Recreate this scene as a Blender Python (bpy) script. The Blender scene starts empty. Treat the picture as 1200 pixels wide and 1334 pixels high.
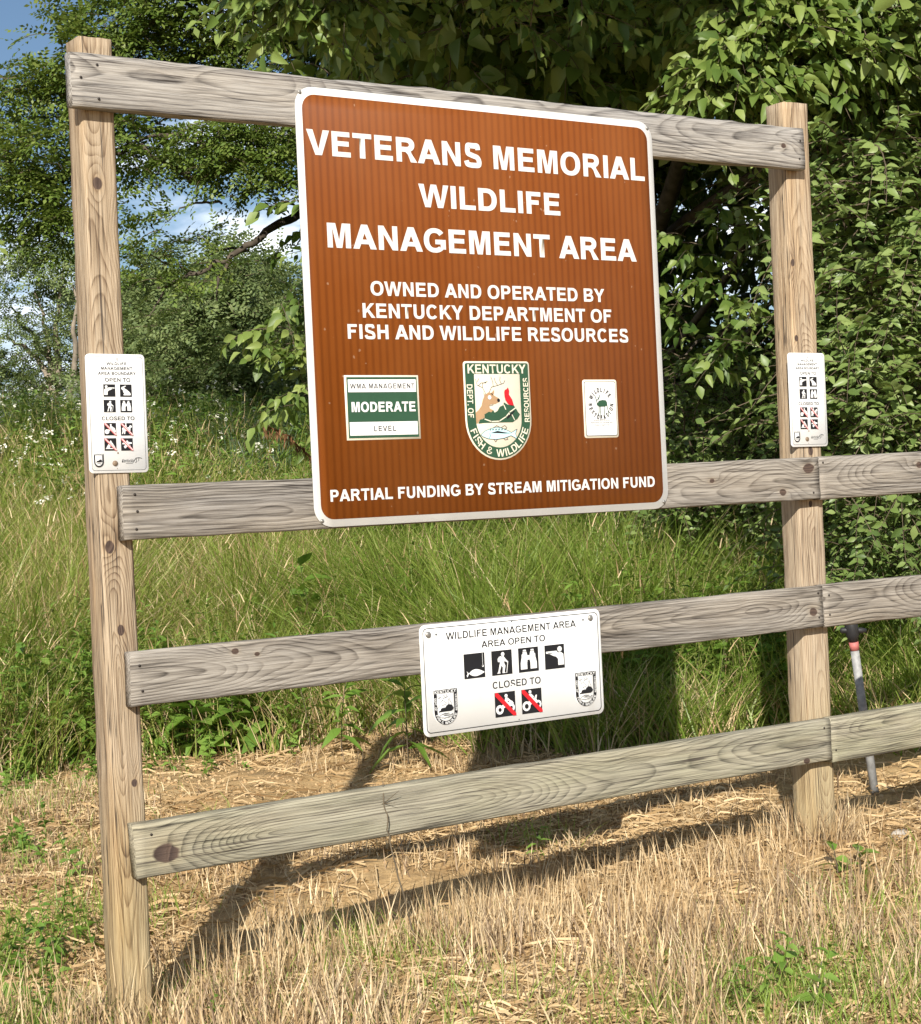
import bpy, math, random
import numpy as np
from mathutils import Matrix, Vector
from mathutils.geometry import tessellate_polygon

SC = bpy.context.scene
COL = SC.collection
rng = np.random.default_rng(7)
random.seed(7)

# ------------------------------------------------------------------ camera
CAM = np.array([0.0, -4.167, 1.25])
CR = np.array([0.8252, -0.5629, -0.0470])
CU = np.array([0.0439, -0.0191, 0.9989])
CF = np.array([0.5631, 0.8263, -0.0089])
FPX = 2306.5
cam_d = bpy.data.cameras.new('camera')
cam = bpy.data.objects.new('camera', cam_d)
COL.objects.link(cam)
cam.matrix_world = Matrix(((CR[0], CU[0], -CF[0], CAM[0]), (CR[1], CU[1], -CF[1], CAM[1]),
                           (CR[2], CU[2], -CF[2], CAM[2]), (0, 0, 0, 1)))
cam_d.sensor_fit = 'HORIZONTAL'
cam_d.sensor_width = 36
cam_d.lens = 36 * FPX / 1200
cam_d.clip_start = 0.05
cam_d.clip_end = 2000
SC.camera = cam

# ------------------------------------------------------------------ light, sky, exposure
SUN_EL, SUN_AZ = 29.5, 41.0            # light travels to the right and back of the fence
SC.view_settings.view_transform = 'Standard'
SC.view_settings.look = 'None'
SC.view_settings.gamma = 1
SC.view_settings.use_curve_mapping = False
SC.view_settings.exposure = 0.60
sd = bpy.data.lights.new('sun', 'SUN')
sd.energy = 5.0
sd.angle = math.radians(0.5)
sd.color = (1.0, 0.94, 0.84)
so = bpy.data.objects.new('sun', sd)
COL.objects.link(so)
e, a = math.radians(SUN_EL), math.radians(SUN_AZ)
ray = Vector((math.sin(a) * math.cos(e), math.cos(a) * math.cos(e), -math.sin(e)))
so.rotation_euler = ray.to_track_quat('-Z', 'Y').to_euler()
so.location = (-3, -8, 9)

world = bpy.data.worlds.new('World')
SC.world = world
world.use_nodes = True
wn, wl = world.node_tree.nodes, world.node_tree.links
wn.clear()
w_out = wn.new('ShaderNodeOutputWorld')
w_bg = wn.new('ShaderNodeBackground')
w_bg.inputs['Strength'].default_value = 0.058
w_sky = wn.new('ShaderNodeTexSky')
w_sky.sky_type = 'NISHITA'
w_sky.sun_disc = False
w_sky.sun_elevation = e
w_sky.sun_rotation = math.radians(180 + SUN_AZ)
w_sky.air_density = 1.0
w_sky.dust_density = 0.1
w_sky.ozone_density = 3.0
w_tc = wn.new('ShaderNodeTexCoord')
w_map = wn.new('ShaderNodeMapping')
w_map.inputs['Scale'].default_value = (3.2, 3.2, 8.0)
w_map.inputs['Location'].default_value = (7.7, 4.4, 0.6)
w_n = wn.new('ShaderNodeTexNoise')
w_n.inputs['Scale'].default_value = 2.1
w_n.inputs['Detail'].default_value = 8
w_n.inputs['Roughness'].default_value = 0.55
w_r = wn.new('ShaderNodeValToRGB')
w_r.color_ramp.elements[0].position = 0.49
w_r.color_ramp.elements[1].position = 0.62
w_n2 = wn.new('ShaderNodeTexNoise')
w_n2.inputs['Scale'].default_value = 3.3
w_n2.inputs['Detail'].default_value = 4
w_c = wn.new('ShaderNodeValToRGB')
w_c.color_ramp.elements[0].color = (9, 11, 14.5, 1)
w_c.color_ramp.elements[1].color = (21, 21.2, 21.5, 1)
w_c.color_ramp.elements[0].position = 0.38
w_c.color_ramp.elements[1].position = 0.6
w_mix = wn.new('ShaderNodeMixRGB')
wl.new(w_tc.outputs['Generated'], w_map.inputs['Vector'])
wl.new(w_map.outputs['Vector'], w_n.inputs['Vector'])
wl.new(w_map.outputs['Vector'], w_n2.inputs['Vector'])
wl.new(w_n.outputs['Fac'], w_r.inputs['Fac'])
wl.new(w_n2.outputs['Fac'], w_c.inputs['Fac'])
wl.new(w_r.outputs['Color'], w_mix.inputs['Fac'])
wl.new(w_sky.outputs['Color'], w_mix.inputs['Color1'])
wl.new(w_c.outputs['Color'], w_mix.inputs['Color2'])
wl.new(w_mix.outputs['Color'], w_bg.inputs['Color'])
wl.new(w_bg.outputs['Background'], w_out.inputs['Surface'])


# ------------------------------------------------------------------ helpers: places
def at(px, py, d):
    """world point(s) seen at photograph pixel (px,py), d metres along the view axis"""
    px, py, d = np.broadcast_arrays(np.asarray(px, float), np.asarray(py, float), np.asarray(d, float))
    return CAM + d[..., None] * (CF + CR * ((px - 600) / FPX)[..., None] - CU * ((py - 667) / FPX)[..., None])


def lat_dep(x, y):
    dx, dy = x - CAM[0], y - CAM[1]
    return CR[0] * dx + CR[1] * dy, CF[0] * dx + CF[1] * dy


def ld_xy(lat, dep):
    """horizontal (lateral, depth) of the camera to world x, y"""
    det = CR[0] * CF[1] - CR[1] * CF[0]
    return CAM[0] + (lat * CF[1] - dep * CR[1]) / det, CAM[1] + (dep * CR[0] - lat * CF[0]) / det


_tab = np.random.default_rng(3).random((256, 256))


def vnoise(x, y):
    x, y = np.asarray(x, float), np.asarray(y, float)
    xi, yi = np.floor(x).astype(int), np.floor(y).astype(int)
    fx, fy = x - xi, y - yi
    fx, fy = fx * fx * (3 - 2 * fx), fy * fy * (3 - 2 * fy)
    g = lambda i, j: _tab[i % 256, j % 256]
    return (g(xi, yi) * (1 - fx) + g(xi + 1, yi) * fx) * (1 - fy) + (g(xi, yi + 1) * (1 - fx) + g(xi + 1, yi + 1) * fx) * fy


def fbm(x, y, o=3):
    s, am, t = 0, 1, 0
    for k in range(o):
        s = s + am * vnoise(x * 2 ** k + 17 * k, y * 2 ** k + 31 * k)
        t += am
        am *= .5
    return s / t


def veg_front(lat):
    return np.interp(lat, [-8, -2.3, -1.7, -.8, -.35, .1, .7, 1.3, 1.8, 3, 8], [7.4, 8.3, 8.9, 8.9, 8.5, 7.75, 7.6, 7.9, 7.7, 7.8, 7.8])


def plane_xy(px, py):
    d = CF + CR * ((px - 600) / FPX) - CU * ((py - 667) / FPX)
    c = CAM + d * (-CAM[2] / d[2])
    return c[0], c[1]


BARE = [(*plane_xy(a_, b_), r_) for a_, b_, r_ in ((860, 1165, .26), (575, 1150, .20), (1010, 1130, .15), (1135, 1085, .22), (700, 1180, .12))]


def straw_keep(x, y):
    k = np.ones_like(x)
    for bx, by, r in BARE:
        k = k * (1 - .9 * np.exp(-(((x - bx) ** 2 + (y - by) ** 2) / r ** 2) ** 1.5))
    return k


def veg_s(x, y):
    lat, dep = lat_dep(x, y)
    return dep - veg_front(lat) + (fbm(x * 1.7, y * 1.7) - .5) * .9


def ground_z(x, y):
    x, y = np.asarray(x, float), np.asarray(y, float)
    lat, dep = lat_dep(x, y)
    s = dep - veg_front(lat)
    rise = np.where(s < 0, 0, np.where(s < 7, 0.012 * s * s + .10 * s, 1.288 + .05 * (s - 7)))
    rise = np.minimum(rise * np.interp(lat, [-5, 0, 3], [1.0, .85, .8]), 3.0)
    z = (fbm(x * 1.3, y * 1.3) - .5) * .10 + (fbm(x * 5, y * 5, 2) - .5) * .035
    z = z + .05 * np.clip((x - 1.8) / 2.5, -1, 1.5)
    # a shallow trough just behind the fence, and the road side falls away gently
    z = z - .055 * np.exp(-((y - .42) / .28) ** 2) * np.clip((4.6 - x) / 1.5, 0, 1)
    z = z - .03
    near = np.exp(-((x - 4.27) ** 2 + (y - .08) ** 2) / .3)
    z = z + near * .03 + (-.055) * np.exp(-(((x - 1.8) ** 2 + (y + .05) ** 2) / .12)) + .03 * np.exp(-(((x - 4.27) ** 2 + (y - .08) ** 2) / .03))
    return z + rise


# ------------------------------------------------------------------ helpers: mesh building
class Geo:
    def __init__(self):
        self.v, self.l, self.n, self.m, self.o = [], [], [], [], 0

    def add(self, V, loops, tot, mat=0):
        V = np.asarray(V, float).reshape(-1, 3)
        tot = np.asarray(tot, int)
        self.v.append(V)
        self.l.append(np.asarray(loops, int).ravel() + self.o)
        self.n.append(tot)
        self.m.append(np.full(len(tot), mat, int) if np.isscalar(mat) else np.asarray(mat, int))
        self.o += len(V)
        return self

    def faces(self, V, F, mat=0):
        return self.add(V, [i for f in F for i in f], [len(f) for f in F], mat)

    def inst(self, T, Ms, P):
        """copies of template T=(V,loops,tot,mat) with 3x3 matrices Ms and positions P"""
        V, L, N, M = T
        k = len(P)
        if k == 0:
            return self
        W = np.einsum('kij,vj->kvi', Ms, V) + P[:, None, :]
        LL = L[None, :] + (np.arange(k) * len(V))[:, None]
        return self.add(W.reshape(-1, 3), LL.ravel(), np.tile(N, k), np.tile(M, k))

    def template(self):
        return np.concatenate(self.v), np.concatenate(self.l), np.concatenate(self.n), np.concatenate(self.m)

    def build(self, name, mats, parent=None, smooth=False):
        V, L, N, M = self.template()
        me = bpy.data.meshes.new(name)
        me.vertices.add(len(V))
        me.vertices.foreach_set('co', V.astype(np.float32).ravel())
        me.loops.add(len(L))
        me.loops.foreach_set('vertex_index', L.astype(np.int32))
        me.polygons.add(len(N))
        me.polygons.foreach_set('loop_start', np.concatenate([[0], np.cumsum(N)[:-1]]).astype(np.int32))
        me.polygons.foreach_set('material_index', M.astype(np.int32))
        if smooth:
            me.polygons.foreach_set('use_smooth', np.ones(len(N), bool))
        me.update(calc_edges=True)
        for m in (mats if isinstance(mats, (list, tuple)) else [mats]):
            me.materials.append(m)
        o = bpy.data.objects.new(name, me)
        COL.objects.link(o)
        if parent:
            o.parent = parent
        return o


def empty(name, loc=(0, 0, 0), rz=0.0):
    o = bpy.data.objects.new(name, None)
    o.location = loc
    o.rotation_euler = (0, 0, rz)
    o.empty_display_size = .1
    COL.objects.link(o)
    return o


def tag(o, label=None, cat=None, group=None, kind=None):
    if label:
        o['label'] = label
    if cat:
        o['category'] = cat
    if group:
        o['group'] = group
    if kind:
        o['kind'] = kind
    return o


def copy_tree(o, parent=None):
    c = o.copy()
    COL.objects.link(c)
    c.parent = parent
    for ch in list(o.children):
        copy_tree(ch, c)
    return c


def tube(G, pts, rad, n=8, mat=0, cap=True):
    pts = np.asarray(pts, float)
    rad = np.broadcast_to(np.asarray(rad, float), (len(pts),))
    tg = np.gradient(pts, axis=0)
    tg /= np.linalg.norm(tg, axis=1)[:, None] + 1e-12
    ref = np.array([0, 0, 1.0]) if abs(tg[0][2]) < .9 else np.array([1.0, 0, 0])
    A = np.cross(tg, ref)
    A /= np.linalg.norm(A, axis=1)[:, None] + 1e-9
    B = np.cross(tg, A)
    th = np.arange(n) * 2 * np.pi / n
    V = pts[:, None, :] + rad[:, None, None] * (A[:, None, :] * np.cos(th)[None, :, None] + B[:, None, :] * np.sin(th)[None, :, None])
    F = []
    m = len(pts)
    for i in range(m - 1):
        for j in range(n):
            k = (j + 1) % n
            F.append((i * n + j, i * n + k, (i + 1) * n + k, (i + 1) * n + j))
    if cap:
        F.append(tuple(range(n))[::-1])
        F.append(tuple((m - 1) * n + j for j in range(n)))
    G.faces(V.reshape(-1, 3), F, mat)


def smooth_path(pts, k=6, jit=0.0):
    pts = np.asarray(pts, float)
    t = np.linspace(0, len(pts) - 1, (len(pts) - 1) * k + 1)
    P = np.stack([np.interp(t, np.arange(len(pts)), pts[:, c]) for c in range(3)], 1)
    for _ in range(3):
        Q = P.copy()
        Q[1:-1] = (P[:-2] + 2 * P[1:-1] + P[2:]) / 4
        P = Q
    if jit:
        P[1:-1] += rng.normal(0, jit, P[1:-1].shape)
    return P


# ------------------------------------------------------------------ helpers: materials
class NT:
    """tiny node-graph builder"""

    def __init__(self, name):
        self.mat = bpy.data.materials.new(name)
        self.mat.use_nodes = True
        self.nt = self.mat.node_tree
        self.nt.nodes.clear()
        self.out = self.node('ShaderNodeOutputMaterial')

    def node(self, t, **kw):
        n = self.nt.nodes.new(t)
        for k, v in kw.items():
            setattr(n, k, v)
        return n

    def put(self, sock, v):
        if v is None:
            return
        if isinstance(v, bpy.types.NodeSocket):
            self.nt.links.new(v, sock)
        elif isinstance(v, (tuple, list)) and sock.type == 'RGBA' and len(v) == 3:
            sock.default_value = (*v, 1)
        else:
            sock.default_value = v

    def m(self, op, a, b=None, c=None, clamp=False):
        n = self.node('ShaderNodeMath', operation=op, use_clamp=clamp)
        for i, v in enumerate((a, b, c)):
            self.put(n.inputs[i], v)
        return n.outputs[0]

    def noise(self, vec, scale=1.0, detail=3.0, rough=.5, out='Fac', dist=0.0):
        n = self.node('ShaderNodeTexNoise')
        self.put(n.inputs['Vector'], vec)
        n.inputs['Scale'].default_value = scale
        n.inputs['Detail'].default_value = detail
        n.inputs['Roughness'].default_value = rough
        n.inputs['Distortion'].default_value = dist
        return n.outputs[out]

    def scaled(self, vec, s, loc=(0, 0, 0)):
        n = self.node('ShaderNodeMapping')
        self.put(n.inputs['Vector'], vec)
        n.inputs['Scale'].default_value = s
        n.inputs['Location'].default_value = loc
        return n.outputs[0]

    def ramp(self, fac, stops, interp='LINEAR'):
        n = self.node('ShaderNodeValToRGB')
        cr = n.color_ramp
        cr.interpolation = interp
        while len(cr.elements) < len(stops):
            cr.elements.new(.5)
        for el, (p, c) in zip(cr.elements, stops):
            el.position = p
            el.color = (*c, 1) if len(c) == 3 else c
        self.put(n.inputs['Fac'], fac)
        return n.outputs['Color']

    def mix(self, fac, a, b, mode='MIX'):
        n = self.node('ShaderNodeMixRGB', blend_type=mode)
        self.put(n.inputs[0], fac)
        self.put(n.inputs[1], a)
        self.put(n.inputs[2], b)
        return n.outputs[0]

    def coord(self, which='Object'):
        return self.node('ShaderNodeTexCoord').outputs[which]

    def finish(self, color, rough=.8, spec=.3, bump=None, bstr=.3, bdist=.002, metal=0.0, transl=None, tcol=None):
        p = self.node('ShaderNodeBsdfPrincipled')
        self.put(p.inputs['Base Color'], color)
        self.put(p.inputs['Roughness'], rough)
        self.put(p.inputs['Specular IOR Level'], spec)
        self.put(p.inputs['Metallic'], metal)
        if bump is not None:
            b = self.node('ShaderNodeBump')
            b.inputs['Strength'].default_value = bstr
            b.inputs['Distance'].default_value = bdist
            self.put(b.inputs['Height'], bump)
            self.nt.links.new(b.outputs[0], p.inputs['Normal'])
        sh = p.outputs[0]
        if transl:
            t = self.node('ShaderNodeBsdfTranslucent')
            self.put(t.inputs['Color'], tcol if tcol is not None else color)
            ms = self.node('ShaderNodeMixShader')
            ms.inputs[0].default_value = transl
            self.nt.links.new(sh, ms.inputs[1])
            self.nt.links.new(t.outputs[0], ms.inputs[2])
            sh = ms.outputs[0]
        self.nt.links.new(sh, self.out.inputs['Surface'])
        return self.mat


def plain(name, col, rough=.5, spec=.4, metal=0.0, var=.08, scale=30, bump=0.0):
    n = NT(name)
    f = n.noise(n.coord(), scale, 4)
    c = n.ramp(f, [(.25, tuple(x * (1 - var) for x in col)), (.75, tuple(min(1, x * (1 + var)) for x in col))])
    return n.finish(c, rough, spec, f if bump else None, bump, .001, metal)


def leaf_mat(name, dark, mid, light, transl=.3, rough=.45, spec=.35, lf=.8):
    n = NT(name)
    r = n.node('ShaderNodeNewGeometry').outputs['Random Per Island']
    big = n.noise(n.coord(), lf, 2)
    f = n.m('ADD', n.m('MULTIPLY', r, .6), n.m('MULTIPLY', big, .45))
    c = n.ramp(f, [(.12, dark), (.5, mid), (.95, light)])
    t = n.mix(.5, c, n.mix(1.0, c, (1.3, 1.25, .5), 'MULTIPLY'))
    return n.finish(c, rough, spec, transl=transl, tcol=t)


M = {}
M['leaf_broad'] = leaf_mat('broad_leaf', (.05, .10, .02), (.145, .215, .045), (.31, .37, .11), .3)
M['leaf_locust'] = leaf_mat('locust_leaf', (.055, .10, .018), (.125, .19, .035), (.23, .28, .07), .3)
M['leaf_shrub'] = leaf_mat('shrub_leaf', (.07, .12, .03), (.165, .24, .065), (.30, .37, .13), .32, .4)
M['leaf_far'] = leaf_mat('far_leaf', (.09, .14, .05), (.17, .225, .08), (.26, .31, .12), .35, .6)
M['leaf_weed'] = leaf_mat('weed_leaf', (.08, .16, .025), (.15, .26, .04), (.24, .35, .08), .3)
M['grass'] = leaf_mat('meadow_grass_blade', (.165, .24, .035), (.31, .375, .08), (.52, .51, .19), .45, .5, .3, .5)
M['grass_lush'] = leaf_mat('lush_grass_blade', (.13, .22, .03), (.25, .355, .06), (.38, .46, .13), .45, .4, .4, .5)
M['straw'] = leaf_mat('straw', (.25, .155, .075), (.50, .36, .195), (.76, .63, .42), .12, .6, .25, 1.2)
M['old_straw'] = leaf_mat('grey_straw', (.11, .07, .042), (.25, .175, .11), (.42, .32, .22), .1, .75, .15, 1.2)
M['straw_dark'] = leaf_mat('thatch', (.22, .13, .06), (.45, .31, .155), (.66, .51, .31), .1, .7, .2, 1.2)
M['flower'] = plain('white_flower', (.75, .74, .62), .7)
M['white_paint'] = plain('white_sign_sheet', (.74, .74, .73), .35, .5, var=.015)
M['black_paint'] = plain('black_ink', (.016, .016, .018), .5, .15)
M['red_paint'] = plain('red_ink', (.50, .018, .025), .45, .2)
M['pink_paint'] = plain('faded_red_ink', (.55, .12, .12), .5, .4)
M['green_paint'] = plain('green_ink', (.030, .080, .045), .45, .2)
M['cream'] = plain('cream_sheet', (.72, .66, .53), .4, .4, var=.03)
M['fur'] = plain('tan_ink', (.40, .25, .135), .4)
M['cyan_ink'] = plain('pale_blue_ink', (.50, .74, .78), .4)
M['grey_ink'] = plain('grey_ink', (.09, .095, .10), .5)
M['letter'] = plain('white_lettering_sheet', (.64, .635, .61), .45, .25, var=.05, scale=9)
M['border'] = plain('white_border_sheet', (.57, .565, .545), .45, .25, var=.08, scale=6)
M['bolt'] = plain('dull_steel', (.30, .29, .27), .45, .5, .6, .2, 200)
M['bronze_bolt'] = plain('weathered_bolt', (.22, .16, .11), .6, .4, .2, .2, 200)
M['nail'] = plain('rusty_nail', (.035, .028, .024), .7, .3)
M['pipe'] = plain('galvanised_steel', (.30, .30, .295), .65, .25, .15, .3, 45, .3)
M['red_tape'] = plain('faded_red_tape', (.42, .13, .12), .6)
M['black_plastic'] = plain('black_plastic', (.02, .02, .022), .45, .5)
M['bark'] = plain('bark', (.085, .07, .055), .95, .1, var=.45, scale=18, bump=.6)
M['bark_pale'] = plain('pale_bark', (.24, .20, .155), .95, .1, var=.35, scale=12, bump=.5)
M['twig'] = plain('twig_bark', (.12, .095, .065), .9, .1, var=.3)
M['stone'] = plain('pale_stone', (.38, .34, .29), .9, .2, var=.2, scale=25, bump=.5)
M['dead_frond'] = plain('dead_brown_frond', (.19, .095, .045), .8, .2, var=.4, scale=14)


def brown_sheet():
    n = NT('brown_reflective_sheet')
    o = n.coord()
    sx = n.node('ShaderNodeSeparateXYZ')
    n.put(sx.inputs[0], o)
    w = n.m('SINE', n.m('MULTIPLY', sx.outputs[0], 2 * math.pi / .0232))
    w = n.m('MULTIPLY_ADD', w, .5, .5)
    w = n.m('SMOOTH_MIN', n.m('MULTIPLY', w, 1.5), 1.0, .3)
    fine = n.noise(n.scaled(o, (260, 260, 40)), 1, 2)
    big = n.noise(o, 1.6, 4)
    f = n.m('ADD', n.m('MULTIPLY', w, .62), n.m('MULTIPLY', n.m('ADD', fine, big), .19))
    c = n.ramp(f, [(.05, (.122, .0300, .0032)), (.95, (.186, .050, .0062))])
    fade = n.noise(n.scaled(o, (2.2, 1, 1.4)), 1.0, 4, .6)
    c = n.mix(n.ramp(fade, [(.42, (0, 0, 0)), (.72, (.35, .35, .35))]), c, (.235, .085, .024))
    run = n.noise(n.scaled(o, (34, 1, 1.6)), 1.0, 3, .6)
    c = n.mix(n.ramp(run, [(.60, (0, 0, 0)), (.78, (.35, .35, .35))]), c, (.085, .028, .006))
    # scuffs and specks of its own
    sp = n.noise(o, 55, 1)
    c = n.mix(n.ramp(sp, [(.775, (0, 0, 0)), (.80, (.5, .5, .5))]), c, (.35, .22, .14))
    sc = n.noise(n.scaled(o, (3, 1, 60)), 1.0, 5, .6)
    c = n.mix(n.ramp(sc, [(.68, (0, 0, 0)), (.80, (.22, .22, .22))]), c, (.42, .20, .09))
    return n.finish(c, .45, .2)


M['brown'] = brown_sheet()


def white_plate():
    n = NT('white_sign_plate')
    o = n.coord()
    g = n.noise(o, 7, 5, .6)
    st = n.noise(n.scaled(o, (18, 18, 2.2)), 1.0, 4, .6)
    c = n.ramp(g, [(.3, (.70, .70, .69)), (.7, (.75, .75, .74))])
    c = n.mix(n.ramp(st, [(.58, (0, 0, 0)), (.8, (.34, .34, .34))]), c, (.50, .46, .38))
    return n.finish(c, .38, .45)


M['plate'] = white_plate()


def wood(name, knots, seed, pal, axis='X', v0=.02, w0=.06, slope=.03, freq=150., green=0.0, grey=.5, tight=1.0):
    """flat-sawn softwood: rings round a pith, bent round knots; knots = (u, v, radius)"""
    n = NT(name)
    o = n.coord()
    s = n.node('ShaderNodeSeparateXYZ')
    n.put(s.inputs[0], o)
    u, v, w = (s.outputs[0], s.outputs[2], s.outputs[1]) if axis == 'X' else (s.outputs[2], s.outputs[0], s.outputs[1])
    cv = n.node('ShaderNodeCombineXYZ')
    n.put(cv.inputs[0], u)
    n.put(cv.inputs[1], v)
    n.put(cv.inputs[2], w)
    P = n.scaled(cv.outputs[0], (1, 1, 1), (seed * 3.17, seed * 1.3, seed * .77))
    wob = n.m('SUBTRACT', n.noise(n.scaled(P, (1.7, 2.0, 2.0)), 1.0, 2), .5)
    wob2 = n.m('SUBTRACT', n.noise(n.scaled(P, (6, 26, 26)), 1.0, 3), .5)
    vv = n.m('ADD', n.m('SUBTRACT', v, v0), n.m('MULTIPLY', wob, .05))
    ww = n.m('ADD', n.m('ADD', w, w0), n.m('MULTIPLY', n.m('SINE', n.m('MULTIPLY_ADD', u, 2.3, seed)), slope))
    ww = n.m('ADD', ww, n.m('MULTIPLY', wob, .11))
    rad = n.m('SQRT', n.m('ADD', n.m('MULTIPLY', vv, vv), n.m('MULTIPLY', ww, ww)))
    rad = n.m('ADD', rad, n.m('MULTIPLY', wob2, .0035))
    kmask = None
    kring = None
    for (ku, kv, kr) in knots:
        du = n.m('MULTIPLY', n.m('SUBTRACT', u, ku), .8 if kr > .012 else .7)
        dv = n.m('SUBTRACT', v, kv)
        d2 = n.m('ADD', n.m('MULTIPLY', du, du), n.m('MULTIPLY', dv, dv))
        d = n.m('SQRT', d2)
        d = n.m('ADD', d, n.m('MULTIPLY', wob2, kr * 1.3))
        du2 = n.m('MULTIPLY', du, .45)
        h = n.m('EXPONENT', n.m('MULTIPLY', n.m('ADD', n.m('MULTIPLY', du2, du2), n.m('MULTIPLY', dv, dv)), -1 / (2.2 * kr) ** 2))
        rad = n.m('ADD', rad, n.m('MULTIPLY', h, 1.7 * kr))
        km = n.m('SUBTRACT', 1.0, n.m('SMOOTHSTEP', d, kr * .8, kr * 1.05) if False else n.m('DIVIDE', d, kr))
        km = n.m('MULTIPLY', km, 5.0, clamp=True)
        hal = n.m('MULTIPLY', n.m('SUBTRACT', 1.0, n.m('DIVIDE', d, kr * 1.9)), 2.0, clamp=True)
        kmask = km if kmask is None else n.m('MAXIMUM', kmask, km)
        kring = hal if kring is None else n.m('MAXIMUM', kring, hal)
    ph = n.m('ADD', n.m('MULTIPLY', rad, freq * 1.3), n.m('MULTIPLY', n.noise(n.scaled(P, (1.0, 9, 9)), 1.0, 2), 1.3))
    fr = n.m('FRACT', ph)
    late = n.m('POWER', fr, 3.0)                       # slow rise of the ring, then a sharp dark line
    late = n.m('MULTIPLY', late, n.m('MULTIPLY', n.m('SUBTRACT', 1.0, fr), 9.0, clamp=True))
    late = n.m('MULTIPLY', late, n.m('MULTIPLY_ADD', n.noise(n.scaled(P, (3, 40, 40)), 1.0, 3), 2.0, -.1))
    fib = n.noise(n.scaled(P, (7, 240 * tight, 240 * tight)), 1.0, 4, .65)
    fib2 = n.noise(n.scaled(P, (2.5, 90, 90)), 1.0, 4, .65)
    fib3 = n.noise(n.scaled(P, (3.2, 130, 130)), 1.0, 4, .65)
    blot = n.noise(n.scaled(P, (2.2, 11, 11)), 1.0, 4, .6)
    f = n.m('ADD', n.m('MULTIPLY', late, .62), n.m('MULTIPLY', n.m('SUBTRACT', fib2, .5), .9))
    f = n.m('ADD', f, n.m('MULTIPLY', n.m('SUBTRACT', fib, .5), 1.5))
    f = n.m('ADD', f, n.m('MULTIPLY', n.m('SUBTRACT', blot, .5), .8 * grey))
    f = n.m('ADD', f, n.m('MULTIPLY', n.m('SUBTRACT', fib3, .5), 1.5))
    f = n.m('ADD', f, .22, clamp=True)
    c = n.ramp(f, [(0, pal[0]), (.35, pal[1]), (.7, pal[2]), (1, pal[3])])
    # silvered and weathered patches
    pat = n.noise(n.scaled(P, (1.1, 7, 7)), 1.0, 4, .6)
    c = n.mix(n.ramp(pat, [(.45, (0, 0, 0)), (.7, (.75 * grey,) * 3)]), c, n.mix(1.0, c, (.72, .75, .82), 'MULTIPLY'))
    tan = n.noise(n.scaled(P, (.9, 8, 8), (6, 1, 4)), 1.0, 5, .65)
    c = n.mix(n.ramp(tan, [(.46, (0, 0, 0)), (.66, (.28 if axis == 'X' else .7,) * 3)]), c, n.mix(1.0, c, (1.08, .95, .76), 'MULTIPLY'))
    if green:
        gp = n.noise(n.scaled(P, (3, 14, 14)), 1.0, 4, .6)
        c = n.mix(n.ramp(gp, [(.38, (0, 0, 0)), (.68, (green,) * 3)]), c, n.mix(1.0, c, (.86, 1.0, .55), 'MULTIPLY'))
    if axis == 'Z':
        # damp, algae-tinged foot of the post
        ft = n.m('SUBTRACT', n.m('MULTIPLY_ADD', pat, .5, .75), u)
        c = n.mix(n.ramp(ft, [(.0, (0, 0, 0)), (.45, (.45, .45, .45))]), c, n.mix(1.0, c, (.95, .97, .62), 'MULTIPLY'))
    crk = n.noise(n.scaled(P, (3.0, 190, 190)), 1.0, 2, .5)
    c = n.mix(n.ramp(crk, [(.63, (0, 0, 0)), (.69, (.85, .85, .85))]), c, (.05, .04, .035))
    chk = n.noise(n.scaled(P, (1.1, 75, 75), (4.1, 2.2, 7.7)), 1.0, 2, .4)
    chk = n.m('MULTIPLY', n.m('SUBTRACT', .018, n.m('ABSOLUTE', n.m('SUBTRACT', chk, .5))), 70.0, clamp=True)
    whr = n.ramp(n.noise(n.scaled(P, (1.6, 6, 6), (9, 3, 1)), 1.0, 3), [(.50, (0, 0, 0)), (.60, (1, 1, 1))])
    chk = n.m('MULTIPLY', chk, whr)
    c = n.mix(n.m('MULTIPLY', chk, .85), c, (.035, .028, .024))
    sta = n.noise(n.scaled(P, (2.6, 16, 16), (1.5, 8, 2)), 1.0, 5, .65)
    c = n.mix(n.ramp(sta, [(.56, (0, 0, 0)), (.74, (.55, .55, .55))]), c, n.mix(1.0, c, (.45, .40, .36), 'MULTIPLY'))
    hgt = n.m('SUBTRACT', n.m('SUBTRACT', n.m('ADD', fib, fib3), late), n.m('MULTIPLY', chk, 2.0))
    if kmask is not None:
        c = n.mix(n.m('MULTIPLY', kring, .35), c, n.mix(1.0, c, (1.15, 1.05, .9), 'MULTIPLY'))
        kc = n.ramp(n.m('FRACT', n.m('MULTIPLY', rad, freq * 1.7)), [(.2, (.105, .072, .056)), (.9, (.055, .038, .032))])
        c = n.mix(kmask, c, kc)
    return n.finish(c, .85, .18, hgt, .55, .0025)


PAL_POST = [(.43, .34, .24), (.335, .255, .17), (.20, .14, .09), (.085, .056, .037)]
PAL_POSTR = [(.46, .37, .265), (.375, .29, .20), (.25, .18, .12), (.12, .083, .056)]
PAL_GREY = [(.40, .375, .34), (.285, .265, .24), (.15, .138, .126), (.045, .041, .039)]
PAL_GREYB = [(.34, .31, .27), (.235, .21, .18), (.125, .110, .094), (.042, .036, .032)]
PAL_GREEN = [(.37, .34, .26), (.275, .25, .19), (.155, .142, .11), (.058, .053, .042)]

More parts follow.
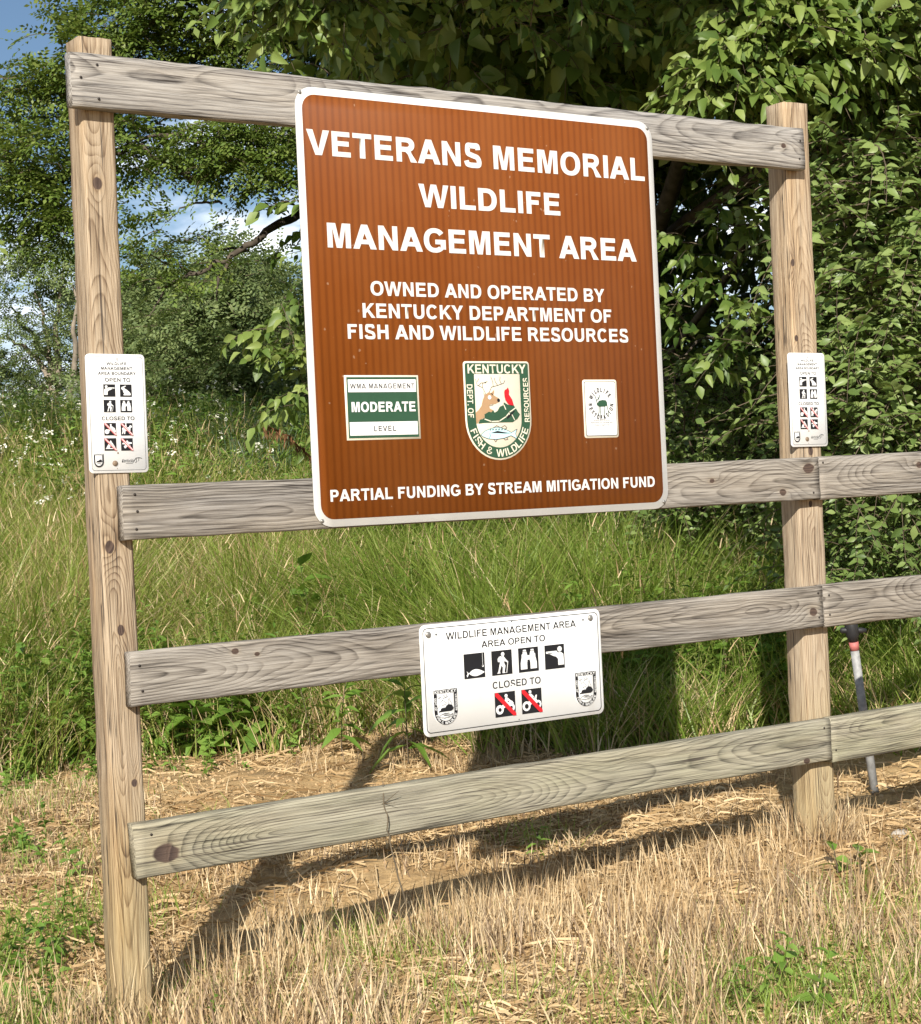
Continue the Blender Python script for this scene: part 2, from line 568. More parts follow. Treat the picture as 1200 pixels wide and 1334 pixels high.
# ------------------------------------------------------------------ ground
def build_ground():
    t = np.linspace(-1, 1, 361)
    k = 7.0
    off = np.sinh(t * k) / np.sinh(k) * 500
    X, Y = np.meshgrid(3.2 + off, .3 + off, indexing='ij')
    Z = ground_z(X, Y)
    far = np.hypot(X - 3.2, Y)
    Z = np.where(far > 60, np.minimum(Z, 3.0), Z)
    V = np.stack([X, Y, Z], -1).reshape(-1, 3)
    n = len(t)
    i, j = np.meshgrid(np.arange(n - 1), np.arange(n - 1), indexing='ij')
    q = np.stack([i * n + j, (i + 1) * n + j, (i + 1) * n + j + 1, i * n + j + 1], -1).reshape(-1, 4)
    nt = NT('dry_sandy_soil')
    o = nt.coord()
    a1 = nt.noise(o, 2.2, 5, .6)
    a2 = nt.noise(o, 40, 4, .65)
    a3 = nt.noise(o, 9, 4, .6)
    c = nt.ramp(nt.m('ADD', nt.m('MULTIPLY', a1, .5), nt.m('MULTIPLY', a2, .5)),
                [(.3, (.27, .17, .08)), (.5, (.42, .285, .14)), (.68, (.56, .41, .22))])
    c = nt.mix(nt.ramp(a3, [(.52, (0, 0, 0)), (.66, (.75, .75, .75))]), c, (.23, .16, .085))
    at_ = nt.node('ShaderNodeAttribute', attribute_name='growth')
    c = nt.mix(at_.outputs['Fac'], c, nt.ramp(a3, [(.35, (.045, .05, .018)), (.7, (.11, .10, .04))]))
    m = nt.finish(c, .95, .1, nt.m('ADD', a2, a3), .8, .012)
    G = Geo().add(V, q.ravel(), np.full(len(q), 4))
    ob = G.build('ground', m, smooth=True)
    at_v = np.clip((veg_s(X, Y) + .1) / .7, 0, 1).ravel()
    att = ob.data.attributes.new('growth', 'FLOAT', 'POINT')
    att.data.foreach_set('value', at_v.astype(np.float32))
    tag(ob, kind='structure')


build_ground()


# ------------------------------------------------------------------ fence
def beam(L, H, T, seed, nu=90, rough=.0022, bow=0.0, worn=0.0, r=.004):
    """a sawn board along +x from 0..L, height H about z=0, thickness T from y=0 (front) to y=T"""
    rg = np.random.default_rng(seed)
    sec = []
    nz, ny = 9, 4
    zs = np.linspace(-H / 2 + r, H / 2 - r, nz)
    ys = np.linspace(r, T - r, ny)
    sec += [(0, z) for z in zs]
    sec += [(y, H / 2) for y in ys]
    sec += [(T, z) for z in zs[::-1]]
    sec += [(y, -H / 2) for y in ys[::-1]]
    sec = np.array(sec)
    m = len(sec)
    us = np.linspace(0, L, nu)
    V = np.zeros((nu, m, 3))
    V[:, :, 0] = us[:, None]
    V[:, :, 1] = sec[None, :, 0]
    V[:, :, 2] = sec[None, :, 1]
    s = seed * 7.3
    for k, (y, z) in enumerate(sec):
        V[:, k, 1] += (fbm(us * 7 + s, np.full(nu, z * 40 + y * 50 + s)) - .5) * rough
        V[:, k, 2] += (fbm(us * 9 + s + 40, np.full(nu, y * 60 + z * 3 + s)) - .5) * rough * 2
        if worn and z > H / 2 - .001:
            V[:, k, 2] -= np.abs(fbm(us * 16 + s, np.full(nu, y * 90 + s)) - .35) * worn
    V[:, :, 2] += (np.sin(us / L * math.pi) * bow)[:, None]
    V[:, :, 2] += ((fbm(us * .8 + s, us * 0 + s, 2) - .5) * .006)[:, None]
    # saw-cut ends a touch off square
    V[0, :, 0] += sec[:, 1] * rg.normal(0, .03) + rg.normal(0, .0008, m)
    V[-1, :, 0] += sec[:, 1] * rg.normal(0, .02) + rg.normal(0, .0008, m)
    F = [(i * m + j, i * m + (j + 1) % m, (i + 1) * m + (j + 1) % m, (i + 1) * m + j) for i in range(nu - 1) for j in range(m)]
    F = [f[::-1] for f in F]
    F.append(tuple(range(m)))
    F.append(tuple((nu - 1) * m + j for j in range(m))[::-1])
    return V.reshape(-1, 3), F


fence = empty('wooden_fence', (1.82, 0, 0))
tag(fence, 'weathered grey wooden plank fence with two tall posts and a high top rail', 'fence')


def nail(parent, x, y, z, r=.0036):
    G = Geo()
    th = np.arange(8) * math.pi / 4
    V = [(x + r * math.cos(t), y, z + r * math.sin(t)) for t in th] + [(x + r * math.cos(t), y - .0015, z + r * math.sin(t)) for t in th]
    G.faces(V, [tuple(range(8, 16))] + [(i, (i + 1) % 8, 8 + (i + 1) % 8, 8 + i) for i in range(8)])
    return G.build('nail', M['nail'], parent)


def board(x0, x1, zt0, zt1, H, pal, seed, knots, nails=(), label=None, y=0.0, T=.038, **kw):
    L = x1 - x0
    bm_kw = {k: kw.pop(k) for k in ('bow', 'worn', 'rough') if k in kw}
    V, F = beam(L, H, T, seed, **bm_kw)
    kn = [(kx - x0, kz - (zt0 + (zt1 - zt0) * (kx - x0) / L - H / 2), kr) for kx, kz, kr in knots]
    mt = wood('weathered_plank_wood', kn, seed, pal, **kw)
    o = Geo().faces(V, F).build('board', mt, fence)
    o.location = (x0 - 1.82, y, zt0 - H / 2)
    o.rotation_euler = (0, -math.atan2(zt1 - zt0, L), 0)
    if label:
        o['label'] = label
    for nx, nz in nails:
        nail(o, nx - x0, -.0006, nz - zt0 + H / 2)
    return o


board(1.7308, 4.2805, 2.405, 2.4125, .1385, PAL_GREY, 11, [(4.185, 2.345, .010)],
      [(1.80, 2.375), (1.755, 2.34), (1.80, 2.29), (4.262, 2.36), (4.255, 2.30)], worn=.012, rough=.004,
      v0=.03, w0=.10, slope=.025, freq=95, grey=.8, label='rough silver grey top board')
board(1.8125, 4.2805, 1.3171, 1.3244, .139, PAL_GREYB, 23, [(4.112, 1.213, .014), (4.232, 1.288, .017), (3.805, 1.262, .009), (2.62, 1.23, .008)],
      [(1.845, 1.293), (1.85, 1.25), (1.845, 1.205), (4.25, 1.20)], v0=-.02, w0=.07, slope=.03, freq=110, grey=.85, worn=.004)
board(1.811, 4.2715, .8955, .9008, .139, PAL_GREYB, 37, [(2.107, .872, .010), (4.225, .815, .017), (2.17, .86, .006)],
      [(1.835, .86), (1.84, .795), (4.25, .79), (4.25, .87)], v0=.0, w0=.055, slope=.035, freq=115, grey=.7)
board(1.80, 4.2805, .4588, .4581, .139, PAL_GREEN, 41, [(1.882, .378, .030), (4.165, .33, .010)],
      [(1.845, .43), (4.25, .43)], v0=-.01, w0=.05, slope=.045, freq=105, green=.14, grey=.5, label='greenish lichened bottom board')
board(4.2835, 6.76, 1.3265, 1.348, .1425, PAL_GREYB, 53, [(4.768, 1.285, .012), (5.6, 1.26, .012)],
      [(4.30, 1.305)], v0=.01, w0=.08, slope=.02, freq=120, grey=.75)
board(4.2745, 6.76, .9005, .9015, .142, PAL_GREYB, 59, [(5.3, .83, .012)],
      [(4.30, .80), (4.30, .865)], v0=.02, w0=.08, slope=.02, freq=100, grey=.6)
board(4.2835, 6.76, .4585, .466, .150, PAL_GREEN, 61, [(5.4, .39, .012)],
      [(4.30, .35)], v0=.03, w0=.09, slope=.02, freq=130, green=.2, grey=.5)


def post(cx0, cx1, W, D, z0, z1, rot, pal, seed, knots, **kw):
    """a square-sawn post from z0 to z1, front face at y=.0385, foot centred at cx0, head at cx1"""
    V, F = beam(z1 - z0, W, D, seed, nu=110, rough=.003, r=.005)
    # beam runs along x with its height along z: stand it up (x->z, z->x)
    V = np.stack([V[:, 2], V[:, 1], V[:, 0]], 1)
    V[:, 1] -= 0
    V[:, 0] += (cx1 - cx0) * (V[:, 2] + z0) / max(z1, .1)
    F = [f[::-1] for f in F]
    kn = [(kz - z0, kx - (cx0 + (cx1 - cx0) * kz / z1) , kr) for kx, kz, kr in knots]
    mt = wood('sawn_post_wood', kn, seed, pal, axis='Z', **kw)
    o = Geo().faces(V, F).build('post', mt, fence)
    c, s = math.cos(rot), math.sin(rot)
    o.location = (cx0 - 1.82, .0385, z0)
    o.rotation_euler = (0, 0, rot)
    return o


pl = post(1.800, 1.8155, .0895, .089, -.35, 2.4545, .0, PAL_POST, 71,
          [(1.815, 2.085, .013), (1.795, 1.163, .013), (1.812, .95, .009), (1.826, .56, .008), ],
          v0=-.01, w0=.05, slope=.03, freq=165, grey=.22)
pr = post(4.2665, 4.291, .112, .089, -.35, 2.503, -.02, PAL_POSTR, 83,
          [(4.262, 1.97, .009), (4.285, 1.17, .010), (4.26, 1.72, .008), (4.30, 1.345, .012)],
          v0=.02, w0=.06, slope=.03, freq=150, grey=.25)
post(6.735, 6.74, .10, .089, -.35, 1.52, .02, PAL_POSTR, 97, [(6.74, 1.0, .01)], v0=.02, w0=.06, slope=.03, freq=150, grey=.3)

# ------------------------------------------------------------------ flat sign work (2-D shapes on real sheets)
def plain_font():
    """Blender's own bundled interface typeface; the built-in one if it is not there"""
    import os
    try:
        return bpy.data.fonts.load(os.path.join(bpy.utils.system_resource('DATAFILES', path='fonts'), 'Inter.woff2'))
    except Exception:
        return None


FONT = plain_font()


def text_curve(s, offset=0.0, shear=0.0, spacing=1.0):
    cu = bpy.data.curves.new('lettering_source', 'FONT')
    if FONT:
        cu.font = FONT
    cu.body = s
    cu.offset = offset
    cu.shear = shear
    cu.space_character = spacing
    cu.resolution_u = 4
    ob = bpy.data.objects.new('lettering_source', cu)
    COL.objects.link(ob)
    dg = bpy.context.evaluated_depsgraph_get()
    dg.update()
    me = bpy.data.meshes.new_from_object(ob.evaluated_get(dg))
    V = np.array([v.co[:2] for v in me.vertices]).reshape(-1, 2)
    F = [tuple(p.vertices) for p in me.polygons]
    bpy.data.objects.remove(ob)
    bpy.data.curves.remove(cu)
    bpy.data.meshes.remove(me)
    return V, F


_tc = {}


def glyphs(s, bold=.0, shear=0.0, spacing=1.0):
    k = (s, bold, shear, spacing)
    if k not in _tc:
        _tc[k] = text_curve(s, bold, shear, spacing)
    return _tc[k]


# ---- a plain heavy grotesque drawn as polygons: cap height 1, stem t ------------------------------
def _arc(cx, cz, rx, rz, a0, a1, n=14, p=2.25):
    P = []
    for k in range(n + 1):
        t = math.radians(a0 + (a1 - a0) * k / n)
        c, s = math.cos(t), math.sin(t)
        P.append((cx + rx * math.copysign(abs(c) ** (2 / p), c), cz + rz * math.copysign(abs(s) ** (2 / p), s)))
    return P


def _stroke(pts, t):
    P = np.array(smooth_path([(x, z, 0) for x, z in pts], 6))[:, :2]
    d = np.gradient(P, axis=0)
    d /= np.linalg.norm(d, axis=1)[:, None]
    nn = np.stack([-d[:, 1], d[:, 0]], 1) * t / 2
    return [tuple(p) for p in np.concatenate([P + nn, (P - nn)[::-1]])]


ADV = dict(zip('ABCDEFGHIKLMNOPRSTUVWY& .', [1.0, 1.0, 1.0, 1.01, .93, .86, 1.09, 1.01, .40, 1.0, .85, 1.16, 1.01, 1.09, .94, 1.02, .93, .86, 1.01, .94, 1.34, .94, 1.02, .40, .36]))


def letter(ch, t):
    """[(outline, holes)] of one capital in its advance box"""
    h = t * .84
    td = t * 1.12
    L = .10 + (.2 - t) * .25
    W = ADV.get(ch, 1) - L * 2
    X = lambda P: [(x + L, z) for x, z in P]
    if ch == 'A':
        w = 1.0
        c = w / 2
        k = c - td / 2
        zb, zt = .20, .20 + h * .95
        za = (c - td) / k
        inn = lambda z: td + k * z
        o = [(0, 0), (c - td / 2, 1), (c + td / 2, 1), (w, 0), (w - td, 0), (w - inn(zb), zb), (inn(zb), zb), (td, 0)]
        return [(o, [[(inn(zt), zt), (w - inn(zt), zt), (c, za)]])]
    if ch == 'B':
        w = W + .02
        o = [(0, 0), (0, 1), (w * .55, 1)] + _arc(w * .58, .755, w * .36, .245, 80, -50, 10) + _arc(w * .58, .285, w * .42, .285, 62, -90, 12)
        h1 = [(t, 1 - h), (w * .55, 1 - h)] + _arc(w * .55, .74, w * .36 - t * .72, .26 - h, 80, -80, 8) + [(w * .55, .585), (t, .585)]
        h2 = [(t, .585 - h), (w * .57, .585 - h)] + _arc(w * .57, (.585) / 2, w * .42 - t * .78, .585 / 2 - h, 80, -80, 8) + [(w * .57, h), (t, h)]
        return [(X(o), [X(h1), X(h2)])]
    if ch in 'CG':
        w = ADV[ch] - .11
        c = w / 2
        out = _arc(c, .5, c, .515, 38, 322 if ch == 'C' else 318, 30)
        inn = _arc(c, .5, c - t, .515 - h, 322 if ch == 'C' else 312, 36, 26)
        inn = [p for p in inn]
        if ch == 'G':
            mid = [(w, .13), (w, .54), (c + .02, .54), (c + .02, .54 - h), (w - t, .54 - h), (w - t, .20)]
            out = out + mid
        return [([(x + .06, z) for x, z in out + inn], [])]
    if ch == 'D':
        w = W + .03
        o = [(0, 0), (0, 1), (w * .45, 1)] + _arc(w * .45, .5, w * .55, .5, 84, -84, 18) + [(w * .45, 0)]
        i = [(t, h), (t, 1 - h), (w * .43, 1 - h)] + _arc(w * .43, .5, w * .57 - t, .5 - h, 84, -84, 16) + [(w * .43, h)]
        return [(X(o), [X(i)])]
    if ch == 'E':
        w = .75
        return [(X([(0, 0), (0, 1), (w, 1), (w, 1 - h), (t, 1 - h), (t, .5 + h * .62), (w * .94, .5 + h * .62), (w * .94, .5 - h * .38), (t, .5 - h * .38), (t, h), (w * 1.03, h), (w * 1.03, 0)]), [])]
    if ch == 'F':
        w = .69
        return [(X([(0, 0), (0, 1), (w, 1), (w, 1 - h), (t, 1 - h), (t, .5 + h * .62), (w * .86, .5 + h * .62), (w * .86, .5 - h * .38), (t, .5 - h * .38), (t, 0)]), [])]
    if ch == 'H':
        w = W
        return [(X([(0, 0), (0, 1), (t, 1), (t, .5 + h * .7), (w - t, .5 + h * .7), (w - t, 1), (w, 1), (w, 0), (w - t, 0), (w - t, .5 - h * .4), (t, .5 - h * .4), (t, 0)]), [])]
    if ch == 'I':
        return [(X([(0, 0), (0, 1), (t, 1), (t, 0)]), [])]
    if ch == 'K':
        w = .90
        return [(X([(0, 0), (0, 1), (t, 1), (t, .56), (w * .97 - td * 1.15, 1), (w * .97, 1), (.40 + t * .28, .58), (w * 1.02, 0), (w * 1.02 - td * 1.12, 0), (.40 - t * .28, .43), (t, .27), (t, 0)]), [])]
    if ch == 'L':
        return [(X([(0, 0), (0, 1), (t, 1), (t, h), (.72, h), (.72, 0)]), [])]
    if ch == 'M':
        w = W
        c = w / 2
        return [(X([(0, 0), (0, 1), (t * 1.5, 1), (c, .32), (w - t * 1.5, 1), (w, 1), (w, 0), (w - t * .93, 0), (w - t * .93, .79), (c + t * .5, 0), (c - t * .5, 0), (t * .93, .79), (t * .93, 0)]), [])]
    if ch == 'N':
        w = W
        return [(X([(0, 0), (0, 1), (t, 1), (w - t * .95, .335), (w - t * .95, 1), (w, 1), (w, 0), (w - t, 0), (t * .95, .655), (t * .95, 0)]), [])]
    if ch == 'O':
        w = .975
        c = w / 2
        return [([(x + .055, z) for x, z in _arc(c, .5, c, .515, 0, 354, 40)], [[(x + .055, z) for x, z in _arc(c, .5, c - t * 1.02, .515 - h * .98, 0, 351, 36)]])]
    if ch in 'PR':
        w = .77 if ch == 'P' else .80
        zb = .37 if ch == 'P' else .42
        zc = (1 + zb) / 2
        top = [(0, 0), (0, 1), (w * .56, 1)] + _arc(w * .56, zc, w * .44, (1 - zb) / 2, 82, -82 if ch == 'P' else -62, 14)
        hole = [(t, zb + h), (t, 1 - h), (w * .54, 1 - h)] + _arc(w * .54, zc, w * .46 - t, (1 - zb) / 2 - h, 82, -82, 10) + [(w * .54, zb + h)]
        if ch == 'P':
            o = top + [(w * .56, zb), (t, zb), (t, 0)]
        else:
            o = top + [(.66, .36), (.90, 0), (.90 - td * 1.08, 0), (.50, .31), (.40, zb - .01), (t, zb - .01), (t, 0)]
        return [(X(o), [X(hole)])]
    if ch == 'S':
        w = .82
        a = t / 2
        pts = [(a * .98, .27), (.16, .115), (.33, h / 2 - .012), (.52, h / 2 - .012), (.68, .10), (w - a, .22), (w - a - .02, .33), (.62, .43), (.40, .495), (.20, .565), (.06 + a, .68), (.07 + a, .80), (.20, .92), (.36, 1.012 - h / 2), (.50, 1.012 - h / 2), (.64, .92), (w - a - .04, .74)]
        return [([(x + .055, z) for x, z in _stroke(pts, t * .93)], [])]
    if ch == 'T':
        w = .80
        c = w / 2
        return [([(x + .03, z) for x, z in [(c - t / 2, 0), (c - t / 2, 1 - h), (0, 1 - h), (0, 1), (w, 1), (w, 1 - h), (c + t / 2, 1 - h), (c + t / 2, 0)]], [])]
    if ch == 'U':
        w = W
        c = w / 2
        o = [(0, 1), (t, 1), (t, .40)] + _arc(c, .38, c - t, .38 - h + .015, 184, 356, 14) + [(w - t, .40), (w - t, 1), (w, 1), (w, .40)] + _arc(c, .38, c, .395, 356, 184, 16) + [(0, .40)]
        return [(X(o), [])]
    if ch == 'V':
        w = .94
        c = w / 2
        return [([(0, 1), (td, 1), (c, .24), (w - td, 1), (w, 1), (c + td * .52, 0), (c - td * .52, 0)], [])]
    if ch == 'W':
        w = 1.34
        q = td * .92
        return [([(0, 1), (q, 1), (.365, .27), (w / 2 - q * .52, 1), (w / 2 + q * .52, 1), (w - .365, .27), (w - q, 1), (w, 1), (w - .27, 0), (w - .27 - q, 0), (w / 2, .70), (.27 + q, 0), (.27, 0)], [])]
    if ch == 'Y':
        w = .94
        c = w / 2
        return [([(0, 1), (td * 1.08, 1), (c, .62), (w - td * 1.08, 1), (w, 1), (c + t / 2, .42), (c + t / 2, 0), (c - t / 2, 0), (c - t / 2, .42)], [])]
    if ch == '&':
        a = t / 2
        o = _stroke([(.98, .10), (.80, .20), (.62, .42), (.44, .66), (.30, .84), (.36, .95), (.50, .93), (.56, .82), (.46, .68), (.24, .50), (.12, .32), (.20, .14), (.40, .075), (.58, .13), (.72, .28), (.80, .46)], t * .62)
        return [(o, [])]
    if ch == '.':
        return [(X([(0, 0), (0, t), (t, t), (t, 0)]), [])]
    return []


def caps(s, t, track=0.0):
    """triangles of a line of capitals: vertices (n,2), faces"""
    V, F, x = [], [], 0.0
    for ch in s:
        if ch == '&':
            gv, gf = glyphs('&', 0.0)
            g0, g1 = gv.min(0), gv.max(0)
            b = len(V)
            V += [((p[0] - g0[0]) / (g1[0] - g0[0]) * .92 + x + .05, (p[1] - g0[1]) / (g1[1] - g0[1])) for p in gv]
            F += [tuple(i + b for i in f) for f in gf]
            x += ADV[ch] + track
            continue
        for o, holes in letter(ch, t):
            polys = [[Vector((p[0], p[1], 0)) for p in q] for q in [o, *holes]]
            b = len(V)
            V += [(p[0] + x, p[1]) for q in [o, *holes] for p in q]
            F += [tuple(i + b for i in f) for f in tessellate_polygon(polys)]
        x += ADV.get(ch, 1) + track
    return np.array(V), F


class Flat:
    """collects filled 2-D shapes (x right, z up) at a set depth in front of a sheet"""

    def __init__(self, y):
        self.y, self.G, self.k = y, Geo(), 0

    def tri(self, V2, F, mat=0):
        V2 = np.asarray(V2, float)
        V = np.stack([V2[:, 0], np.full(len(V2), self.y), V2[:, 1]], 1)
        # face towards -y
        out = []
        for f in F:
            p, q, r = V2[f[0]], V2[f[1]], V2[f[2]]
            cr = (q[0] - p[0]) * (r[1] - p[1]) - (q[1] - p[1]) * (r[0] - p[0])
            out.append(tuple(f) if cr > 0 else tuple(f)[::-1])
        self.G.faces(V, out, mat)
        return self

    def poly(self, pts, mat=0, holes=()):
        polys = [[Vector((p[0], p[1], 0)) for p in q] for q in [pts, *holes]]
        t = tessellate_polygon(polys)
        V2 = [p for q in [pts, *holes] for p in q]
        return self.tri(V2, t, mat)

    def text(self, s, x0, x1, z0, z1, stem=.2, mat=0, shear=0.0, spacing=1.0):
        """a line of lettering filling x0..x1, cap height z0..z1"""
        if s.upper() == s:
            V, F = caps(s, stem, (spacing - 1) * .9)
            rz0, rz1 = 0.0, 1.0
        else:
            V, F = glyphs(s, 0.0, shear, spacing)
            ref, _ = glyphs('H', 0.0)
            rz0, rz1 = ref[:, 1].min(), ref[:, 1].max()
        lo, hi = V.min(0), V.max(0)
        X = x0 + (V[:, 0] - lo[0]) / (hi[0] - lo[0]) * (x1 - x0)
        Z = z0 + (V[:, 1] - rz0) / (rz1 - rz0) * (z1 - z0)
        return self.tri(np.stack([X, Z], 1), F, mat)

    def text_m(self, s, cx, cz, h, ang, stem=.2, mat=0, width=None, wf=1.0):
        """centred capitals of height h turned by ang"""
        V, F = caps(s, stem)
        lo, hi = V.min(0), V.max(0)
        sx = width / (hi[0] - lo[0]) if width else h * wf
        x = (V[:, 0] - (lo[0] + hi[0]) / 2) * sx
        z = (V[:, 1] - .5) * h
        c, s_ = math.cos(ang), math.sin(ang)
        return self.tri(np.stack([cx + x * c - z * s_, cz + x * s_ + z * c], 1), F, mat)

    def line(self, pts, w, mat=0):
        pts = np.asarray(pts, float)
        for p, q in zip(pts[:-1], pts[1:]):
            d = q - p
            L = np.hypot(*d)
            if L < 1e-9:
                continue
            d = d / L
            nn = np.array([-d[1], d[0]]) * w / 2
            p2, q2 = p - d * w * .3, q + d * w * .3
            self.tri([p2 - nn, q2 - nn, q2 + nn, p2 + nn], [(0, 1, 2, 3)], mat)
        return self

    def disc(self, cx, cz, r, mat=0, n=16, ry=None):
        ry = ry or r
        return self.poly([(cx + r * math.cos(t), cz + ry * math.sin(t)) for t in np.arange(n) * 2 * math.pi / n], mat)

    def build(self, name, mats, parent):
        if not self.G.v:
            return None
        return self.G.build(name, mats, parent)


def rrect(x0, x1, z0, z1, r, n=7):
    P = []
    for cx, cz, a0 in ((x1 - r, z1 - r, 0), (x0 + r, z1 - r, 90), (x0 + r, z0 + r, 180), (x1 - r, z0 + r, 270)):
        for k in range(n + 1):
            t = math.radians(a0 + 90 * k / n)
            P.append((cx + r * math.cos(t), cz + r * math.sin(t)))
    return P


def plate(name, P, y0, y1, mat, parent, warp=0.0):
    """a sheet of outline P between y0 (front) and y1 (back) with a tiny rounded edge"""
    n = len(P)
    A = np.array(P)
    c = A.mean(0)
    e = .0006
    inn = A + (c - A) / np.linalg.norm(c - A, axis=1)[:, None] * e
    V = [(x, y0, z) for x, z in inn] + [(x, y0 + e, z) for x, z in A] + [(x, y1, z) for x, z in A]
    F = [tuple(range(n))]
    for b in (0, n):
        F += [(b + i, b + n + i, b + n + (i + 1) % n, b + (i + 1) % n) for i in range(n)]
    F.append(tuple(2 * n + i for i in range(n))[::-1])
    F = [f for f in F]
    return Geo().faces(V, F).build(name, mat, parent)


def bolt_head(parent, x, z, y, r, mat, name='bolt'):
    G = Geo()
    n = 10
    V, F = [], []
    for k, (rr, yy) in enumerate(((r, y), (r * .95, y - r * .35), (r * .55, y - r * .6))):
        V += [(x + rr * math.cos(t), yy, z + rr * math.sin(t)) for t in np.arange(n) * 2 * math.pi / n]
    for k in range(2):
        F += [(k * n + i, k * n + (i + 1) % n, (k + 1) * n + (i + 1) % n, (k + 1) * n + i) for i in range(n)]
    F.append(tuple(2 * n + i for i in range(n)))
    return G.faces(V, F).build(name, mat, parent, smooth=False)


# ---- shield emblem: design space is 767 wide, 1150 high (y down) --------------------------------
def shield_outline(w, h, inset, r=.04, n=20):
    """outline in units of width; top at 0, bottom at -h/w"""
    H = h / w
    i = inset
    R = .5 - i
    P = []
    cz = -(H - .5)
    rr = max(r - i * .6, .012)
    for cx, a0 in ((1 - i - rr, 0), (i + rr, 90)):
        for k in range(5):
            t = math.radians(a0 + 90 * k / 4)
            P.append((cx + rr * math.cos(t), -i - rr + rr * math.sin(t)))
    for k in range(n + 1):
        t = math.pi + math.pi * k / n
        P.append((.5 + R * math.cos(t), cz + R * math.sin(t)))
    return P


SHIELD_KY = [(300, 815), (318, 772), (348, 765), (372, 750), (368, 712), (420, 680), (450, 688), (470, 662), (488, 692), (520, 672),
             (545, 625), (590, 604), (592, 572), (640, 602), (712, 612), (738, 648), (762, 690), (785, 716), (756, 768), (700, 806), (560, 806), (375, 808)]
SHIELD_DEER = [(268, 690), (305, 655), (335, 610), (348, 545), (372, 485), (420, 452), (455, 470), (490, 500), (530, 522), (548, 546), (532, 572),
               (495, 592), (440, 596), (425, 612), (432, 642), (470, 662), (450, 688), (420, 680), (368, 712), (372, 750), (318, 772), (294, 815), (278, 812)]
SHIELD_BIRD = [(640, 398), (655, 440), (652, 482), (690, 540), (712, 612), (682, 616), (645, 594), (612, 548), (600, 500), (596, 452), (604, 428), (624, 420)]
SHIELD_FISH = [(328, 945), (375, 902), (450, 872), (505, 862), (560, 866), (620, 892), (685, 928), (750, 888), (732, 940), (752, 1002), (680, 962), (600, 990), (500, 1004), (410, 992), (352, 968)]


